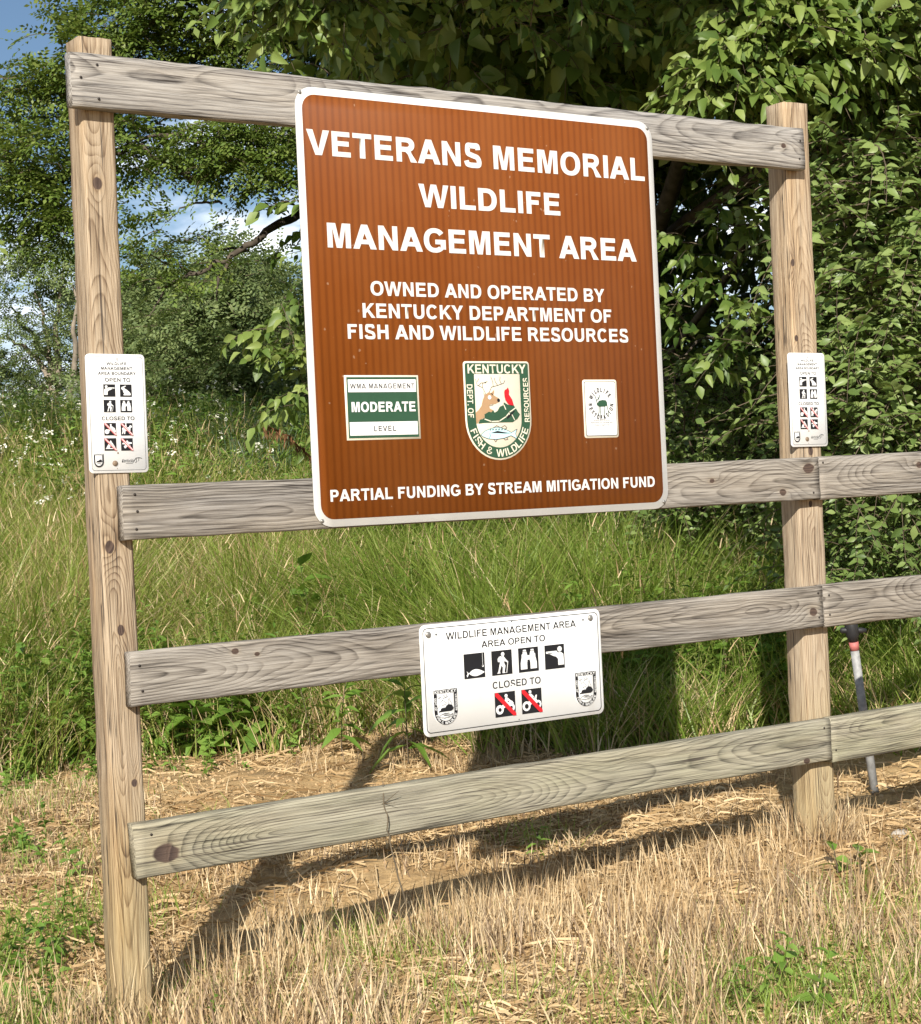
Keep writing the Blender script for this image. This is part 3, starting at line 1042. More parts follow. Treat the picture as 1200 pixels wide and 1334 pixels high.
def emblem(parent, x0, zt, w, h, y, colour, name='emblem', small=False):
    """the shield-shaped agency badge"""
    def S(p):
        X, Y = p
        return (x0 + ((X - 118 - .055 * (Y - 95)) / 770) * w, zt - (Y - 95) / 1150 * h)

    def U(P):
        return [(x0 + px * w, zt + py * w) for px, py in P]
    root = plate(name, U(shield_outline(w, h, 0)), y, y + .0008, M['cream'] if colour else M['white_paint'], parent)
    ink = [M['green_paint'], M['cream'], M['fur'], M['red_paint'], M['cyan_ink'], M['black_paint'], M['white_paint']] if colour else \
          [M['black_paint'], M['white_paint'], M['white_paint'], M['white_paint'], M['white_paint'], M['black_paint'], M['white_paint']]
    f = Flat(y - .0006)
    f.poly(U(shield_outline(w, h, .022)), 0, [U(shield_outline(w, h, .155, .04))[::-1]])
    f.build('frame', ink, root)
    f = Flat(y - .0012)
    d = math.atan2
    f.text('KENTUCKY', *(S((160, 0))[0], S((838, 0))[0]), S((0, 236))[1], S((0, 132))[1], .19, 1)
    if not small:
        p = S((205, 555))
        f.text_m('DEPT. OF', p[0] - .001 * 0, p[1], w * .085, -math.pi / 2, .19, 1, width=h * .335)
        p = S((858, 548))
        f.text_m('RESOURCES', p[0], p[1], w * .075, math.pi / 2, .19, 1, width=h * .45)
        cz = zt - (h - w / 2)
        word = 'FISH & WILDLIFE'
        wd = {'I': .45, ' ': .5, 'W': 1.4, '&': 1.1}
        adv = [wd.get(ch, .85) for ch in word]
        tot = sum(adv)
        a0, a1 = math.radians(195), math.radians(345)
        acc = 0
        for ch, ad in zip(word, adv):
            t = a0 + (a1 - a0) * (acc + ad / 2) / tot
            acc += ad
            if ch != ' ':
                R = w * (.5 - .088)
                f.text_m(ch, x0 + w / 2 + R * math.cos(t), cz + R * math.sin(t), w * .092, t + math.pi / 2, .19, 1)
    f.build('lettering', ink, root)
    f = Flat(y - .0008)
    Q = lambda P: [S(p) for p in P]
    if not small:
        if colour:
            f.poly(Q(SHIELD_DEER), 2)
        lw = w * (.006 if colour else .012)
        for an in ([(385, 480), (345, 400), (285, 372), (262, 300)], [(345, 400), (345, 350), (400, 330)], [(300, 375), (330, 345), (385, 345)],
                   [(425, 452), (448, 395), (520, 375), (590, 350), (605, 318)], [(470, 390), (462, 330), (440, 275)], [(520, 375), (490, 330), (482, 290)], [(565, 360), (545, 320), (548, 275)], [(285, 330), (300, 295)]):
            f.line(Q(an), lw, 5)
        if colour:
            f.poly(Q([(440, 470), (480, 425), (478, 470), (462, 490)]), 2)
            f.poly(Q([(372, 480), (352, 450), (372, 505)]), 2)
        else:
            for a_, b_ in zip(SHIELD_DEER[:14], SHIELD_DEER[1:15]):
                f.line(Q([a_, b_]), lw, 5)
    f.build('line_art', ink, root)
    f = Flat(y - .0014)
    f.poly(Q(SHIELD_KY), 0)
    if colour:
        f.poly(Q(SHIELD_BIRD), 3)
    elif not small:
        for a_, b_ in zip(SHIELD_BIRD, SHIELD_BIRD[1:]):
            f.line(Q([a_, b_]), w * .01, 5)
    if colour:
        f.poly(Q(SHIELD_FISH), 4)
    elif small:
        f.line(Q([(360, 950), (500, 900), (700, 940)]), w * .03, 5)
    else:
        for a_, b_ in zip(SHIELD_FISH, SHIELD_FISH[1:] + SHIELD_FISH[:1]):
            f.line(Q([a_, b_]), w * .012, 5)
    f.build('picture', ink, root)
    if not small:
        f = Flat(y - .0019)
        if colour:
            p = S((425, 514))
            f.disc(p[0], p[1], w * .026, 6)
            p = S((530, 548))
            f.disc(p[0], p[1], w * .022, 5)
            f.line(Q([(372, 765), (450, 795), (540, 792), (620, 740), (660, 690), (730, 640)]), w * .013, 1)
            f.line(Q([(660, 690), (655, 730)]), w * .01, 1)
            f.line(Q([(592, 604), (615, 655)]), w * .012, 1)
            f.line(Q([(690, 720), (720, 780)]), w * .01, 1)
            f.poly(Q([(630, 742), (712, 672), (722, 680), (655, 755), (630, 770)]), 5)
        f.poly(Q([(440, 928), (520, 905), (600, 922), (685, 936), (600, 936), (520, 930)]), 5)
        for X in (430, 460, 495, 530, 565, 600):
            f.poly(Q([(X, 880 - (0 if X > 450 else -8)), (X + 22, 878), (X + 4, 905)]), 0)
        for a_, b_ in zip(SHIELD_FISH, SHIELD_FISH[1:] + SHIELD_FISH[:1]):
            f.line(Q([a_, b_]), w * .005, 5)
        for seg in ([(470, 868), (510, 842), (548, 862)], [(560, 868), (605, 842), (632, 870), (610, 888)], [(590, 990), (612, 1012), (645, 1002), (628, 980)], [(480, 1003), (500, 1032), (520, 1003)], [(430, 930), (440, 960), (425, 985)]):
            f.line(Q(seg), w * .005, 5)
        f.line(Q([(430, 980), (425, 640)]) if False else Q([(428, 612), (470, 600)]), w * .005, 5)
        f.build('detail', ink, root)
    return root


# ---- pictograms in a unit square (0..1, z up) -----------------------------------------------------
def circ(cx, cz, r, n=14, rz=None):
    return [(cx + r * math.cos(t), cz + (rz or r) * math.sin(t)) for t in np.arange(n) * 2 * math.pi / n]


def pic_fish():
    b = [(.16, .17), (.10, .29), (.22, .24)]
    top = [(.22 + .76 * t, .21 + .15 * math.sin(math.pi * t ** .8)) for t in np.linspace(0, 1, 12)]
    bot = [(.98 - .76 * t, .21 - .13 * math.sin(math.pi * (1 - t) ** .8)) for t in np.linspace(0, 1, 12)]
    return [[(.11, .31), (.2, .23), (.24, .21), (.2, .17), (.14, .06), (.10, .14), (.155, .2)], top + bot[1:-1],
            [(.885, .98), (.90, .98), (.90, .52), (.94, .47), (.93, .42), (.87, .42), (.85, .47), (.865, .47), (.885, .45), (.91, .46), (.885, .52)]]


def pic_hiker():
    return [circ(.55, .84, .085), [(.36, .74), (.46, .77), (.50, .72), (.42, .52), (.30, .54), (.29, .66)],
            [(.48, .74), (.58, .76), (.66, .66), (.78, .53), (.76, .48), (.62, .56), (.60, .48), (.66, .36), (.60, .12), (.66, .07), (.50, .07), (.53, .30), (.46, .38), (.38, .16), (.40, .07), (.24, .07), (.30, .14), (.38, .44), (.42, .56)],
            [(.77, .54), (.80, .53), (.72, .06), (.69, .06)]]


def pic_binoc():
    o = []
    for s in (0, 1):
        P = [(.22, .84), (.40, .84), (.42, .78), (.44, .70), (.44, .45), (.42, .38), (.42, .12), (.10, .12), (.10, .38), (.16, .62), (.16, .72), (.22, .77)]
        P = [(1 - x, z) for x, z in P] if s else P
        o.append(P)
        C = [(.24, .92), (.38, .92), (.39, .86), (.23, .86)]
        o.append([(1 - x, z) for x, z in C] if s else C)
    o.append([(.43, .68), (.57, .68), (.57, .50), (.43, .50)])
    return o


def pic_hunter():
    return [circ(.76, .80, .115), [(.06, .72), (.06, .66), (.38, .62), (.46, .70), (.62, .66), (.84, .66), (.94, .58), (.96, .14), (.66, .14), (.66, .40), (.56, .50), (.42, .54), (.34, .58)],
            [(.06, .74), (.60, .74), (.66, .66), (.40, .64), (.06, .70)]]


def flipx(shapes):
    return [[(1 - x, z) for x, z in s] for s in shapes]


def pic_rabbit():
    return [[(.14, .60), (.10, .70), (.16, .80), (.28, .82), (.38, .88), (.52, .90), (.50, .84), (.36, .76), (.38, .68), (.56, .58), (.76, .42), (.90, .24), (.88, .12), (.30, .12), (.28, .20), (.38, .24), (.26, .38), (.26, .52)]]


def pic_atv(wheel=.19):
    return [circ(.22, .30, wheel), circ(.78, .34, wheel * .95), [(.22, .40), (.42, .52), (.60, .56), (.82, .62), (.92, .50), (.70, .44), (.40, .34)],
            circ(.55, .84, .075), [(.50, .76), (.62, .76), (.78, .62), (.76, .56), (.62, .64), (.60, .52), (.44, .52)]]


def pic_moto():
    return [circ(.22, .31, .20), circ(.80, .34, .17), [(.28, .44), (.40, .58), (.62, .60), (.74, .54), (.84, .40), (.78, .36), (.60, .44), (.34, .30)],
            circ(.42, .88, .07), [(.34, .78), (.48, .80), (.60, .68), (.56, .58), (.36, .56)], [(.62, .62), (.70, .74), (.76, .73), (.72, .55)]]


def pic_horse():
    return [[(.10, .58), (.20, .66), (.50, .64), (.68, .66), (.78, .84), (.90, .80), (.96, .66), (.90, .64), (.82, .66), (.80, .50), (.78, .12), (.70, .12), (.66, .38), (.38, .36), (.34, .12), (.26, .12), (.24, .36), (.16, .12), (.08, .12), (.14, .38)],
            [(.34, .66), (.36, .86), (.48, .84), (.50, .64)], circ(.43, .93, .06)]


def pic_tent():
    return [[(.52, .84), (.92, .22), (.66, .22), (.54, .46), (.42, .22), (.14, .22)], [(.10, .20), (.92, .20), (.92, .14), (.10, .14)]]


def pic_quad():
    return [circ(.50, .56, .20), [(.12, .62), (.36, .70), (.40, .52), (.10, .52)], [(.60, .70), (.90, .66), (.92, .56), (.58, .50)], [(.24, .40), (.76, .42), (.80, .34), (.22, .30)], circ(.34, .28, .09), circ(.68, .30, .09), [(.44, .7), (.5, .86), (.6, .74)]]


def pictogram(parent, x0, x1, z0, z1, y, shapes, slash=None, dot_wheels=None):
    sq = Flat(y)
    sq.poly([(x0, z0), (x1, z0), (x1, z1), (x0, z1)], 0)
    root = sq.build('pictogram', [M['black_paint']], parent)
    f = Flat(y - .0006)
    T = lambda P: [(x0 + a_ * (x1 - x0), z0 + b_ * (z1 - z0)) for a_, b_ in P]
    for k, s in enumerate(shapes):
        f.y = y - .0006 - .0001 * k
        f.poly(T(s), 0)
    f.build('symbol', [M['white_paint']], root)
    if dot_wheels:
        for c in dot_wheels:
            Flat(y - .0016).poly(T(circ(c[0], c[1], c[2])), 0).build('wheel_hub', [M['black_paint']], root)
    if slash:
        f = Flat(y - .0022)
        f.poly(T([(0, 1), (0, .87), (.86, 0), (1, 0), (1, .10), (.13, 1)]), 0)
        f.build('slash', [slash], root)
        if slash is not M['red_paint']:
            f = Flat(y - .0026)
            f.poly(T([(.02, .95), (.06, .98), (.98, .06), (.95, .02)]), 0)
            f.build('stripe', [M['white_paint']], root)
    return root


def line_text(parent, rows, y, mat, bold):
    out = []
    for r in rows:
        s, x0, x1, z0, z1 = r[:5]
        f = Flat(y)
        f.text(s, x0, x1, z0, z1, r[5] if len(r) > 5 else bold, 0, *(r[6:]))
        out.append(f.build('lettering', [mat], parent))
    return out


# ------------------------------------------------------------------ the big brown sign
def build_main_sign():
    X0, X1, Z0, Z1 = 2.3616, 3.6174, 1.1828, 2.3755
    root = empty('entrance_sign', (0, 0, 0))
    tag(root, 'large brown square sign with white border and white capital lettering, bolted to fence boards', 'sign')
    plate('panel', rrect(X0, X1, Z0, Z1, .055), -.0045, -.0006, M['border'], root)
    plate('brown_field', rrect(X0 + .0205, X1 - .0205, Z0 + .0205, Z1 - .0205, .040), -.0053, -.0046, M['brown'], root)
    y = -.0062
    line_text(root, [
        ('VETERANS MEMORIAL', 2.3906, 3.5791, 2.1915, 2.2600),
        ('WILDLIFE', 2.7444, 3.2450, 2.0685, 2.1335),
        ('MANAGEMENT AREA', 2.4411, 3.5320, 1.9420, 2.0092)], y, M['letter'], .235)
    line_text(root, [
        ('OWNED AND OPERATED BY', 2.5711, 3.3985, 1.8150, 1.8545),
        ('KENTUCKY DEPARTMENT OF', 2.5422, 3.4219, 1.7530, 1.7930),
        ('FISH AND WILDLIFE RESOURCES', 2.4911, 3.4838, 1.6945, 1.7345),
        ('PARTIAL FUNDING BY STREAM MITIGATION FUND', 2.4123, 3.5632, 1.2515, 1.2835)], y, M['letter'], .225)
    # management level decal
    d = plate('level_decal', [(2.7137, 1.4165), (2.7137, 1.5945), (2.4727, 1.5945), (2.4727, 1.4165)], -.0061, -.0054, M['cream'], root)
    f = Flat(-.0068)
    f.poly([(2.4790, 1.4220), (2.7075, 1.4220), (2.7075, 1.5895), (2.4790, 1.5895)])
    f.build('backing', [M['green_paint']], d)
    for za, zb in ((1.5480, 1.5830), (1.4290, 1.4660)):
        Flat(-.0074).poly([(2.4830, za), (2.7040, za), (2.7040, zb), (2.4830, zb)]).build('white_band', [M['white_paint']], d)
    line_text(d, [('WMA MANAGEMENT', 2.4895, 2.6990, 1.5580, 1.5715, .15, 0.0, 1.12), ('LEVEL', 2.5600, 2.6320, 1.4400, 1.4545, .17, 0.0, 1.2)], -.0081, M['black_paint'], .0)
    line_text(d, [('MODERATE', 2.4910, 2.6990, 1.4935, 1.5210)], -.0081, M['white_paint'], .24)
    # shield
    emblem(root, 2.868, 1.6345, .2345, .2855, -.0062, True, 'shield_decal')
    # restoration decal
    d = plate('restoration_decal', rrect(3.2980, 3.4295, 1.4057, 1.5809, .008), -.0061, -.0054, M['cream'], root)
    f = Flat(-.0068)
    f.poly(rrect(3.3035, 3.4240, 1.4115, 1.5755, .005), 0)
    f.poly
    f.build('backing', [M['grey_ink']], d)
    f = Flat(-.0072)
    f.poly(rrect(3.3055, 3.4220, 1.4135, 1.5735, .005), 0)
    f.build('sheet', [M['white_paint']], d)
    f = Flat(-.0078)
    cx, cz, rx, rz = 3.3645, 1.5085, .0415, .0415
    for word, b0, b1, flip in (('WILDLIFE', 160, 28, False), ('RESTORATION', 176, 360 + 2, True)):
        n = len(word)
        for k, ch in enumerate(word):
            t = math.radians(b0 + (b1 - b0) * (k + .5) / n)
            ang = t - math.pi / 2 if not flip else t + math.pi / 2
            f.text_m(ch, cx + rx * math.cos(t), cz + rz * math.sin(t), .0138, ang, .27, 0, wf=.66)
    f.text('Wildlife and Fisheries', 3.334, 3.395, 1.4572, 1.4608)
    f.text('Restoration for management', 3.322, 3.407, 1.4500, 1.4536)
    f.text('federal agencies', 3.337, 3.394, 1.4430, 1.4464)
    f.build('lettering', [M['black_paint']], d)
    f = Flat(-.0078)
    B = lambda P: [(3.3365 + x * .056, 1.5365 - z * .060) for x, z in P]
    f.poly(B([(.28, .42), (.36, .32), (.62, .28), (.84, .30), (.92, .40), (.94, .62), (.86, .58), (.72, .62), (.50, .62), (.36, .62), (.22, .54), (.20, .48)]), 0)
    for seg in ([(.24, .46), (.18, .24), (.10, .06)], [(.22, .30), (.36, .22), (.46, .02)], [(.34, .22), (.30, .12)], [(.36, .6), (.34, .9), (.26, 1.08)], [(.44, .6), (.44, .9), (.46, 1.1)], [(.76, .6), (.72, .9), (.66, 1.1)], [(.90, .58), (.98, .84), (.98, 1.1)]):
        f.line(B(seg), .0024)
    f.build('deer', [M['green_paint']], d)
    for bx, bz in ((2.3765, 2.3585), (3.5985, 2.3560), (2.3830, 1.2010), (3.5965, 1.2040)):
        bolt_head(root, bx, bz, -.0052, .0055, M['bolt'])
    return root


build_main_sign()


# ------------------------------------------------------------------ the white landscape sign
def build_white_sign():
    root = empty('rules_sign', (0, 0, 0))
    tag(root, 'wide white sign with black pictograms and two red slashes, bolted to third fence board', 'sign')
    X0, X1, Z0, Z1 = 2.6790, 3.3250, .5790, .8938
    tilt = -.0
    plate('panel', rrect(X0, X1, Z0, Z1, .020), -.0042, -.0006, M['plate'], root)
    f = Flat(-.0048)
    f.poly(rrect(X0 + .0095, X1 - .0095, Z0 + .0095, Z1 - .0095, .014), 0, [rrect(X0 + .0118, X1 - .0118, Z0 + .0118, Z1 - .0118, .0125)[::-1]])
    f.build('border_line', [M['black_paint']], root)
    y = -.0050
    line_text(root, [('WILDLIFE MANAGEMENT AREA', 2.7665, 3.2320, .8465, .8667),
                     ('AREA OPEN TO', 2.8870, 3.1155, .8140, .8325),
                     ('CLOSED TO', 2.9200, 3.0925, .6920, .7118)], y, M['black_paint'], .185)
    s = .0715
    for x, z, sh, sl, hubs in ((2.8235, .7292, pic_fish(), None, None), (2.9200, .7295, pic_hiker(), None, None), (3.0155, .7295, pic_binoc(), None, None), (3.1115, .7293, pic_hunter(), None, None),
                               (2.9250, .6085, pic_atv(), M['red_paint'], [(.22, .30, .08), (.78, .34, .07)]), (3.0205, .6081, pic_moto(), M['red_paint'], [(.22, .31, .10), (.80, .34, .08)])):
        pictogram(root, x, x + s + .001, z, z + s - .0005, y, sh, sl, hubs)
    emblem(root, 2.7135, .7098, .083, .1040, y - .0002, False)
    emblem(root, 3.2175, .7112, .082, .1060, y - .0002, False)
    for bx, bz in ((2.7069, .8663), (3.2870, .8687)):
        bolt_head(root, bx, bz, -.0043, .0095, M['bolt'])
    for bx, bz, r in ((2.734, .8645, .0035), (3.2600, .8650, .0035), (2.998, .8805, .0028), (3.0085, .5945, .0020)):
        Flat(-.0049).disc(bx, bz, r, 0, 10).build('screw_hole', [M['grey_ink']], root)
    root.rotation_euler = (0, 0, 0)
    return root


build_white_sign()


# ------------------------------------------------------------------ two small boundary signs on the posts
def build_boundary_sign():
    """origin at the middle of the lower edge of the sheet, face at y=0"""
    root = empty('boundary_sign', (1.8218, .0375, 1.3500))
    ox, oz = 1.8218, 1.3500
    tx = lambda x: x - ox
    tz = lambda z: z - oz
    plate('panel', rrect(-.0803, .0803, 0, .3018, .011), -.0040, -.0005, M['plate'], root)
    f = Flat(-.0046)
    f.poly(rrect(-.0740, .0740, .0065, .2955, .008), 0, [rrect(-.0730, .0730, .0075, .2945, .0075)[::-1]])
    f.build('border_line', [M['grey_ink']], root)
    y = -.0048
    rows = [('G', 1.8240, 1.8300, 1.6355, 1.6415, .16), ('WILDLIFE', 1.7965, 1.8525, 1.6240, 1.6312, .20), ('MANAGEMENT', 1.7815, 1.8672, 1.6118, 1.6192, .20), ('AREA BOUNDARY', 1.7735, 1.8762, 1.5990, 1.6066, .20),
            ('OPEN TO', 1.7915, 1.8605, 1.5815, 1.5912, .18), ('CLOSED TO', 1.7793, 1.8680, 1.4840, 1.4932, .18)]
    line_text(root, [(r[0], tx(r[1]), tx(r[2]), tz(r[3]), tz(r[4]), r[5]) for r in rows], y, M['black_paint'], .01)
    s = .0322
    pk = M['pink_paint']
    for x, z, sh, sl in ((1.7863, 1.5435, flipx(pic_hunter()), None), (1.8311, 1.5433, pic_rabbit(), None), (1.7857, 1.5040, pic_hiker(), None), (1.8305, 1.5038, pic_binoc(), None),
                         (1.7845, 1.4454, pic_atv(), pk), (1.8294, 1.4447, pic_horse(), pk), (1.7836, 1.4067, pic_tent(), pk), (1.8285, 1.4062, pic_quad(), pk)):
        pictogram(root, tx(x), tx(x) + s, tz(z), tz(z) + s - .0007, y, sh, sl)
    emblem(root, tx(1.7530), tz(1.4000), .0275, .0355, y, False, small=True)
    f = Flat(y)
    f.text('Kentucky', tx(1.8290), tx(1.8640), tz(1.3765), tz(1.3850), .1, 0, .35)
    f.line([(tx(x), tz(z)) for x, z in ((1.862, 1.3790), (1.868, 1.3868), (1.876, 1.3880), (1.884, 1.3860))], .0014)
    f.line([(tx(x), tz(z)) for x, z in ((1.868, 1.3868), (1.870, 1.3780), (1.866, 1.3755))], .0012)
    f.line([(tx(x), tz(z)) for x, z in ((1.876, 1.3880), (1.875, 1.3790))], .0012)
    f.line([(tx(x), tz(z)) for x, z in ((1.840, 1.3735), (1.858, 1.3733))], .0008)
    f.build('script', [M['black_paint']], root)
    bolt_head(root, tx(1.8105), tz(1.3745), -.0042, .0072, M['bronze_bolt'])
    for hx, hz, hr in ((1.8195, 1.4005, .0024), (1.8160, 1.3610, .0012)):
        Flat(y).disc(tx(hx), tz(hz), hr, 0, 10).build('screw_hole', [M['bronze_bolt']], root)
    return root


bs = build_boundary_sign()
bs.location = (1.8218, .0375, 1.3500)
bs.rotation_euler = (0, math.radians(.6), 0)
tag(bs, 'small white portrait sign of rules screwed to the left post with the grain knots', 'sign', 'boundary signs on the fence posts')
bs2 = copy_tree(bs)
bs2.location = (4.2750, .0345, 1.3600)
bs2.rotation_euler = (0, math.radians(.3), -.02)
bs2.scale = (1.035, 1, 1.030)
tag(bs2, 'small white portrait sign of rules on the right post beside the leafy shrub', 'sign', 'boundary signs on the fence posts')
#@@VEG
# ------------------------------------------------------------------ leaf and spray templates
def rot_to(d, up=(0, 0, 1), roll=0.0):
    """3x3 matrix whose x axis runs along d and z axis lies near up"""
    x = np.asarray(d, float)
    x = x / (np.linalg.norm(x) + 1e-12)
    y = np.cross(up, x)
    n = np.linalg.norm(y)
    y = y / n if n > 1e-6 else np.array([0, 1.0, 0])
    z = np.cross(x, y)
    if roll:
        c, s = math.cos(roll), math.sin(roll)
        y, z = y * c + z * s, z * c - y * s
    return np.stack([x, y, z], 1)


def leaf_shape(width=.56, fold=.10, droop=.18, tip=1.0, widest=.38):
    """pointed oval leaf of length 1 along +x, folded on its midrib"""
    V = [(0, 0, 0), (.16, width * .30, fold * .7), (widest, width * .5, fold), (.70, width * .33, fold * .5 - droop * .4), (tip, 0, -droop),
         (.70, -width * .33, fold * .5 - droop * .4), (widest, -width * .5, fold), (.16, -width * .30, fold * .7), (widest, 0, 0), (.70, 0, -droop * .45)]
    F = [(0, 8, 2, 1), (8, 9, 3, 2), (9, 4, 3), (0, 7, 6, 8), (8, 6, 5, 9), (9, 5, 4)]
    return np.array(V, float), F


def add_leaf(G, shape, pos, d, size, up=(0, 0, 1), roll=0.0, mat=0, sx=1.0):
    V, F = shape
    R = rot_to(d, up, roll)
    G.faces((V * np.array([size * sx, size, size])) @ R.T + np.asarray(pos), F, mat)


OV = [leaf_shape(w, f, dr, 1.0, wd) for w, f, dr, wd in ((.58, .10, .22, .36), (.50, .13, .30, .34), (.62, .07, .12, .38), (.54, .16, .38, .35))]


def spray_broad(seed, n=12, L=.36, size=.092):
    """a hanging twig of alternate pointed leaves"""
    rg = np.random.default_rng(seed)
    G = Geo()
    sag = rg.uniform(.25, .6)
    t = np.linspace(0, 1, 7)
    path = np.stack([t * L, np.sin(t * 3 + seed) * .03, .06 * np.sin(t * 2.4) - sag * L * t ** 2], 1)
    tube(G, path, np.linspace(.0035, .0012, 7), 3, 1, False)
    for k in range(n):
        u = .12 + .88 * (k + rg.random() * .6) / n
        p = np.array([np.interp(u, t, path[:, c]) for c in range(3)])
        side = 1 if k % 2 else -1
        d = np.array([.55 + .35 * u, side * rg.uniform(.5, 1.1), rg.uniform(-1.15, -.25)])
        st = p + d / np.linalg.norm(d) * .022
        add_leaf(G, OV[rg.integers(4)], st, d, size * rg.uniform(.5, 1.3), (.3 + rg.normal(0, .5), rg.normal(0, .5), 1), rg.normal(0, .4))
    return G.template()


LF = (np.array([(0, 0, 0), (.5, .27, .05), (1, 0, -.05), (.5, -.27, .05)]), [(0, 1, 2, 3)])


def spray_locust(seed, nl=7, L=.30, lw=.046):
    """a twig of feathery leaves, each with small paired leaflets"""
    rg = np.random.default_rng(seed)
    G = Geo()
    t = np.linspace(0, 1, 5)
    path = np.stack([t * L, .04 * np.sin(t * 4 + seed), .05 * t - .12 * t ** 2], 1)
    tube(G, path, np.linspace(.004, .0015, 5), 3, 1, False)
    for k in range(nl):
        u = .1 + .9 * (k + rg.random() * .5) / nl
        p = np.array([np.interp(u, t, path[:, c]) for c in range(3)])
        az = rg.uniform(-1.5, 1.5) if k < nl - 1 else 0
        el = rg.uniform(-.5, .45)
        d = np.array([math.cos(az) * math.cos(el), math.sin(az) * math.cos(el), math.sin(el)])
        R = rot_to(d, (.5 + rg.normal(0, .4), rg.normal(0, .4), 1))
        rl = rg.uniform(.13, .21)
        m = 5
        for j in range(m):
            f = (j + .6) / m
            base = p + R @ np.array([f * rl, 0, -.25 * rl * f * f])
            for s in (-1, 1):
                dd = R @ np.array([.35, s, rg.normal(-.1, .2)])
                add_leaf(G, LF, base, dd, lw * rg.uniform(.8, 1.15) * (1.1 - .3 * f), R[:, 2], rg.normal(0, .3))
        add_leaf(G, LF, p + R @ np.array([rl, 0, -.25 * rl]), R @ np.array([1, 0, -.4]), lw, R[:, 2])
    return G.template()


SH = [leaf_shape(.52, .09, .10, 1.0, .42), leaf_shape(.48, .12, .2, 1.0, .40), leaf_shape(.56, .06, .16, 1.0, .44)]


def spray_shrub(seed, n=11, L=.52, size=.056):
    """an arching shoot of opposite small oval leaves"""
    rg = np.random.default_rng(seed)
    G = Geo()
    t = np.linspace(0, 1, 8)
    path = np.stack([t * L, .05 * np.sin(t * 2 + seed), .16 * t - .34 * t ** 2], 1)
    tube(G, path, np.linspace(.0045, .0012, 8), 3, 1, False)
    for k in range(n):
        u = .06 + .94 * k / (n - 1)
        p = np.array([np.interp(u, t, path[:, c]) for c in range(3)])
        for s in (-1, 1):
            d = np.array([.55, s * rg.uniform(.7, 1.2), rg.uniform(-.7, .3)])
            add_leaf(G, SH[rg.integers(3)], p, d, size * rg.uniform(.7, 1.25) * (1.1 - .35 * u), (.7 + rg.normal(0, .4), rg.normal(0, .4), 1), rg.normal(0, .4))
    return G.template()


WL = [leaf_shape(.26, .06, .2, 1.0, .40), leaf_shape(.30, .05, .3, 1.0, .38), leaf_shape(.22, .05, .12, 1.0, .42)]


def forb(seed, h=.7, n=22, size=.10, shapes=None, wide=1.0):
    """an upright leafy stem"""
    rg = np.random.default_rng(seed)
    shapes = shapes or WL
    G = Geo()
    t = np.linspace(0, 1, 6)
    lean = rg.normal(0, .12, 2)
    path = np.stack([lean[0] * t ** 2 * h, lean[1] * t ** 2 * h, t * h], 1)
    tube(G, path, np.linspace(.004, .0015, 6), 3, 1, False)
    for k in range(n):
        u = .15 + .85 * k / (n - 1)
        p = np.array([np.interp(u, t, path[:, c]) for c in range(3)])
        az = k * 2.4 + rg.normal(0, .3)
        el = -.35 + .9 * u + rg.normal(0, .2)
        d = np.array([math.cos(az) * math.cos(el), math.sin(az) * math.cos(el), math.sin(el)])
        add_leaf(G, shapes[rg.integers(len(shapes))], p, d, size * rg.uniform(.7, 1.2) * (1.15 - .55 * u) * wide, (0, 0, 1), rg.normal(0, .3))
    return G.template()


BROAD = [spray_broad(s) for s in range(6)]
LOCUST = [spray_locust(s) for s in range(6)]
SHRUB = [spray_shrub(s) for s in range(5)]


def spin(n, tilt=.3, size=(.8, 1.2), az=None, azj=.8):
    """n random turns about the vertical with a little tilt, scaled"""
    A = rng.uniform(0, 2 * np.pi, n) if az is None else az + rng.normal(0, azj, n)
    t1, t2 = rng.normal(0, tilt, n), rng.normal(0, tilt, n)
    c, s = np.cos(A), np.sin(A)
    Z = np.zeros((n, 3, 3))
    Z[:, 0, 0], Z[:, 0, 1], Z[:, 1, 0], Z[:, 1, 1], Z[:, 2, 2] = c, -s, s, c, 1
    Yr = np.zeros((n, 3, 3))
    c, s = np.cos(t1), np.sin(t1)
    Yr[:, 0, 0], Yr[:, 0, 2], Yr[:, 2, 0], Yr[:, 2, 2], Yr[:, 1, 1] = c, s, -s, c, 1
    Xr = np.zeros((n, 3, 3))
    c, s = np.cos(t2), np.sin(t2)
    Xr[:, 1, 1], Xr[:, 1, 2], Xr[:, 2, 1], Xr[:, 2, 2], Xr[:, 0, 0] = c, -s, s, c, 1
    return np.einsum('kab,kbc,kcd->kad', Z, Yr, Xr) * rng.uniform(*size, n)[:, None, None]


def scatter(G, temps, P, **kw):
    P = np.asarray(P)
    pick = rng.integers(0, len(temps), len(P))
    az = kw.pop('az', None)
    for k, T in enumerate(temps):
        s = pick == k
        n = int(s.sum())
        if n:
            G.inst(T, spin(n, az=None if az is None else (az if np.isscalar(az) else az[s]), **kw), P[s])


def puff(c, r, n, shell=.45):
    """n points in an ellipsoid, thicker towards its skin"""
    d = rng.normal(size=(n, 3))
    d /= np.linalg.norm(d, axis=1)[:, None]
    u = rng.random(n) ** (1 / 3.0)
    u = np.where(rng.random(n) < shell, rng.uniform(.75, 1.05, n), u)
    return np.asarray(c) + d * u[:, None] * np.asarray(r)


def clumps(rows, dens=1.0):
    """rows of (px, py, radius px, depth, count): rounded bunches of spray positions"""
    out = []
    for px, py, rp, d, n in rows:
        r = rp / FPX * d
        out.append(puff(at(px, py, d), (r, r * 1.1, r * .8), int(n * dens)))
    return np.concatenate(out)


def limb(G, pts, r0, r1, jit=.02, n=7):
    P = smooth_path(pts, 6, jit)
    tube(G, P, np.linspace(r0, r1, len(P)), n, 0, False)
    return P


def zg(p):
    return float(ground_z(p[0], p[1]))


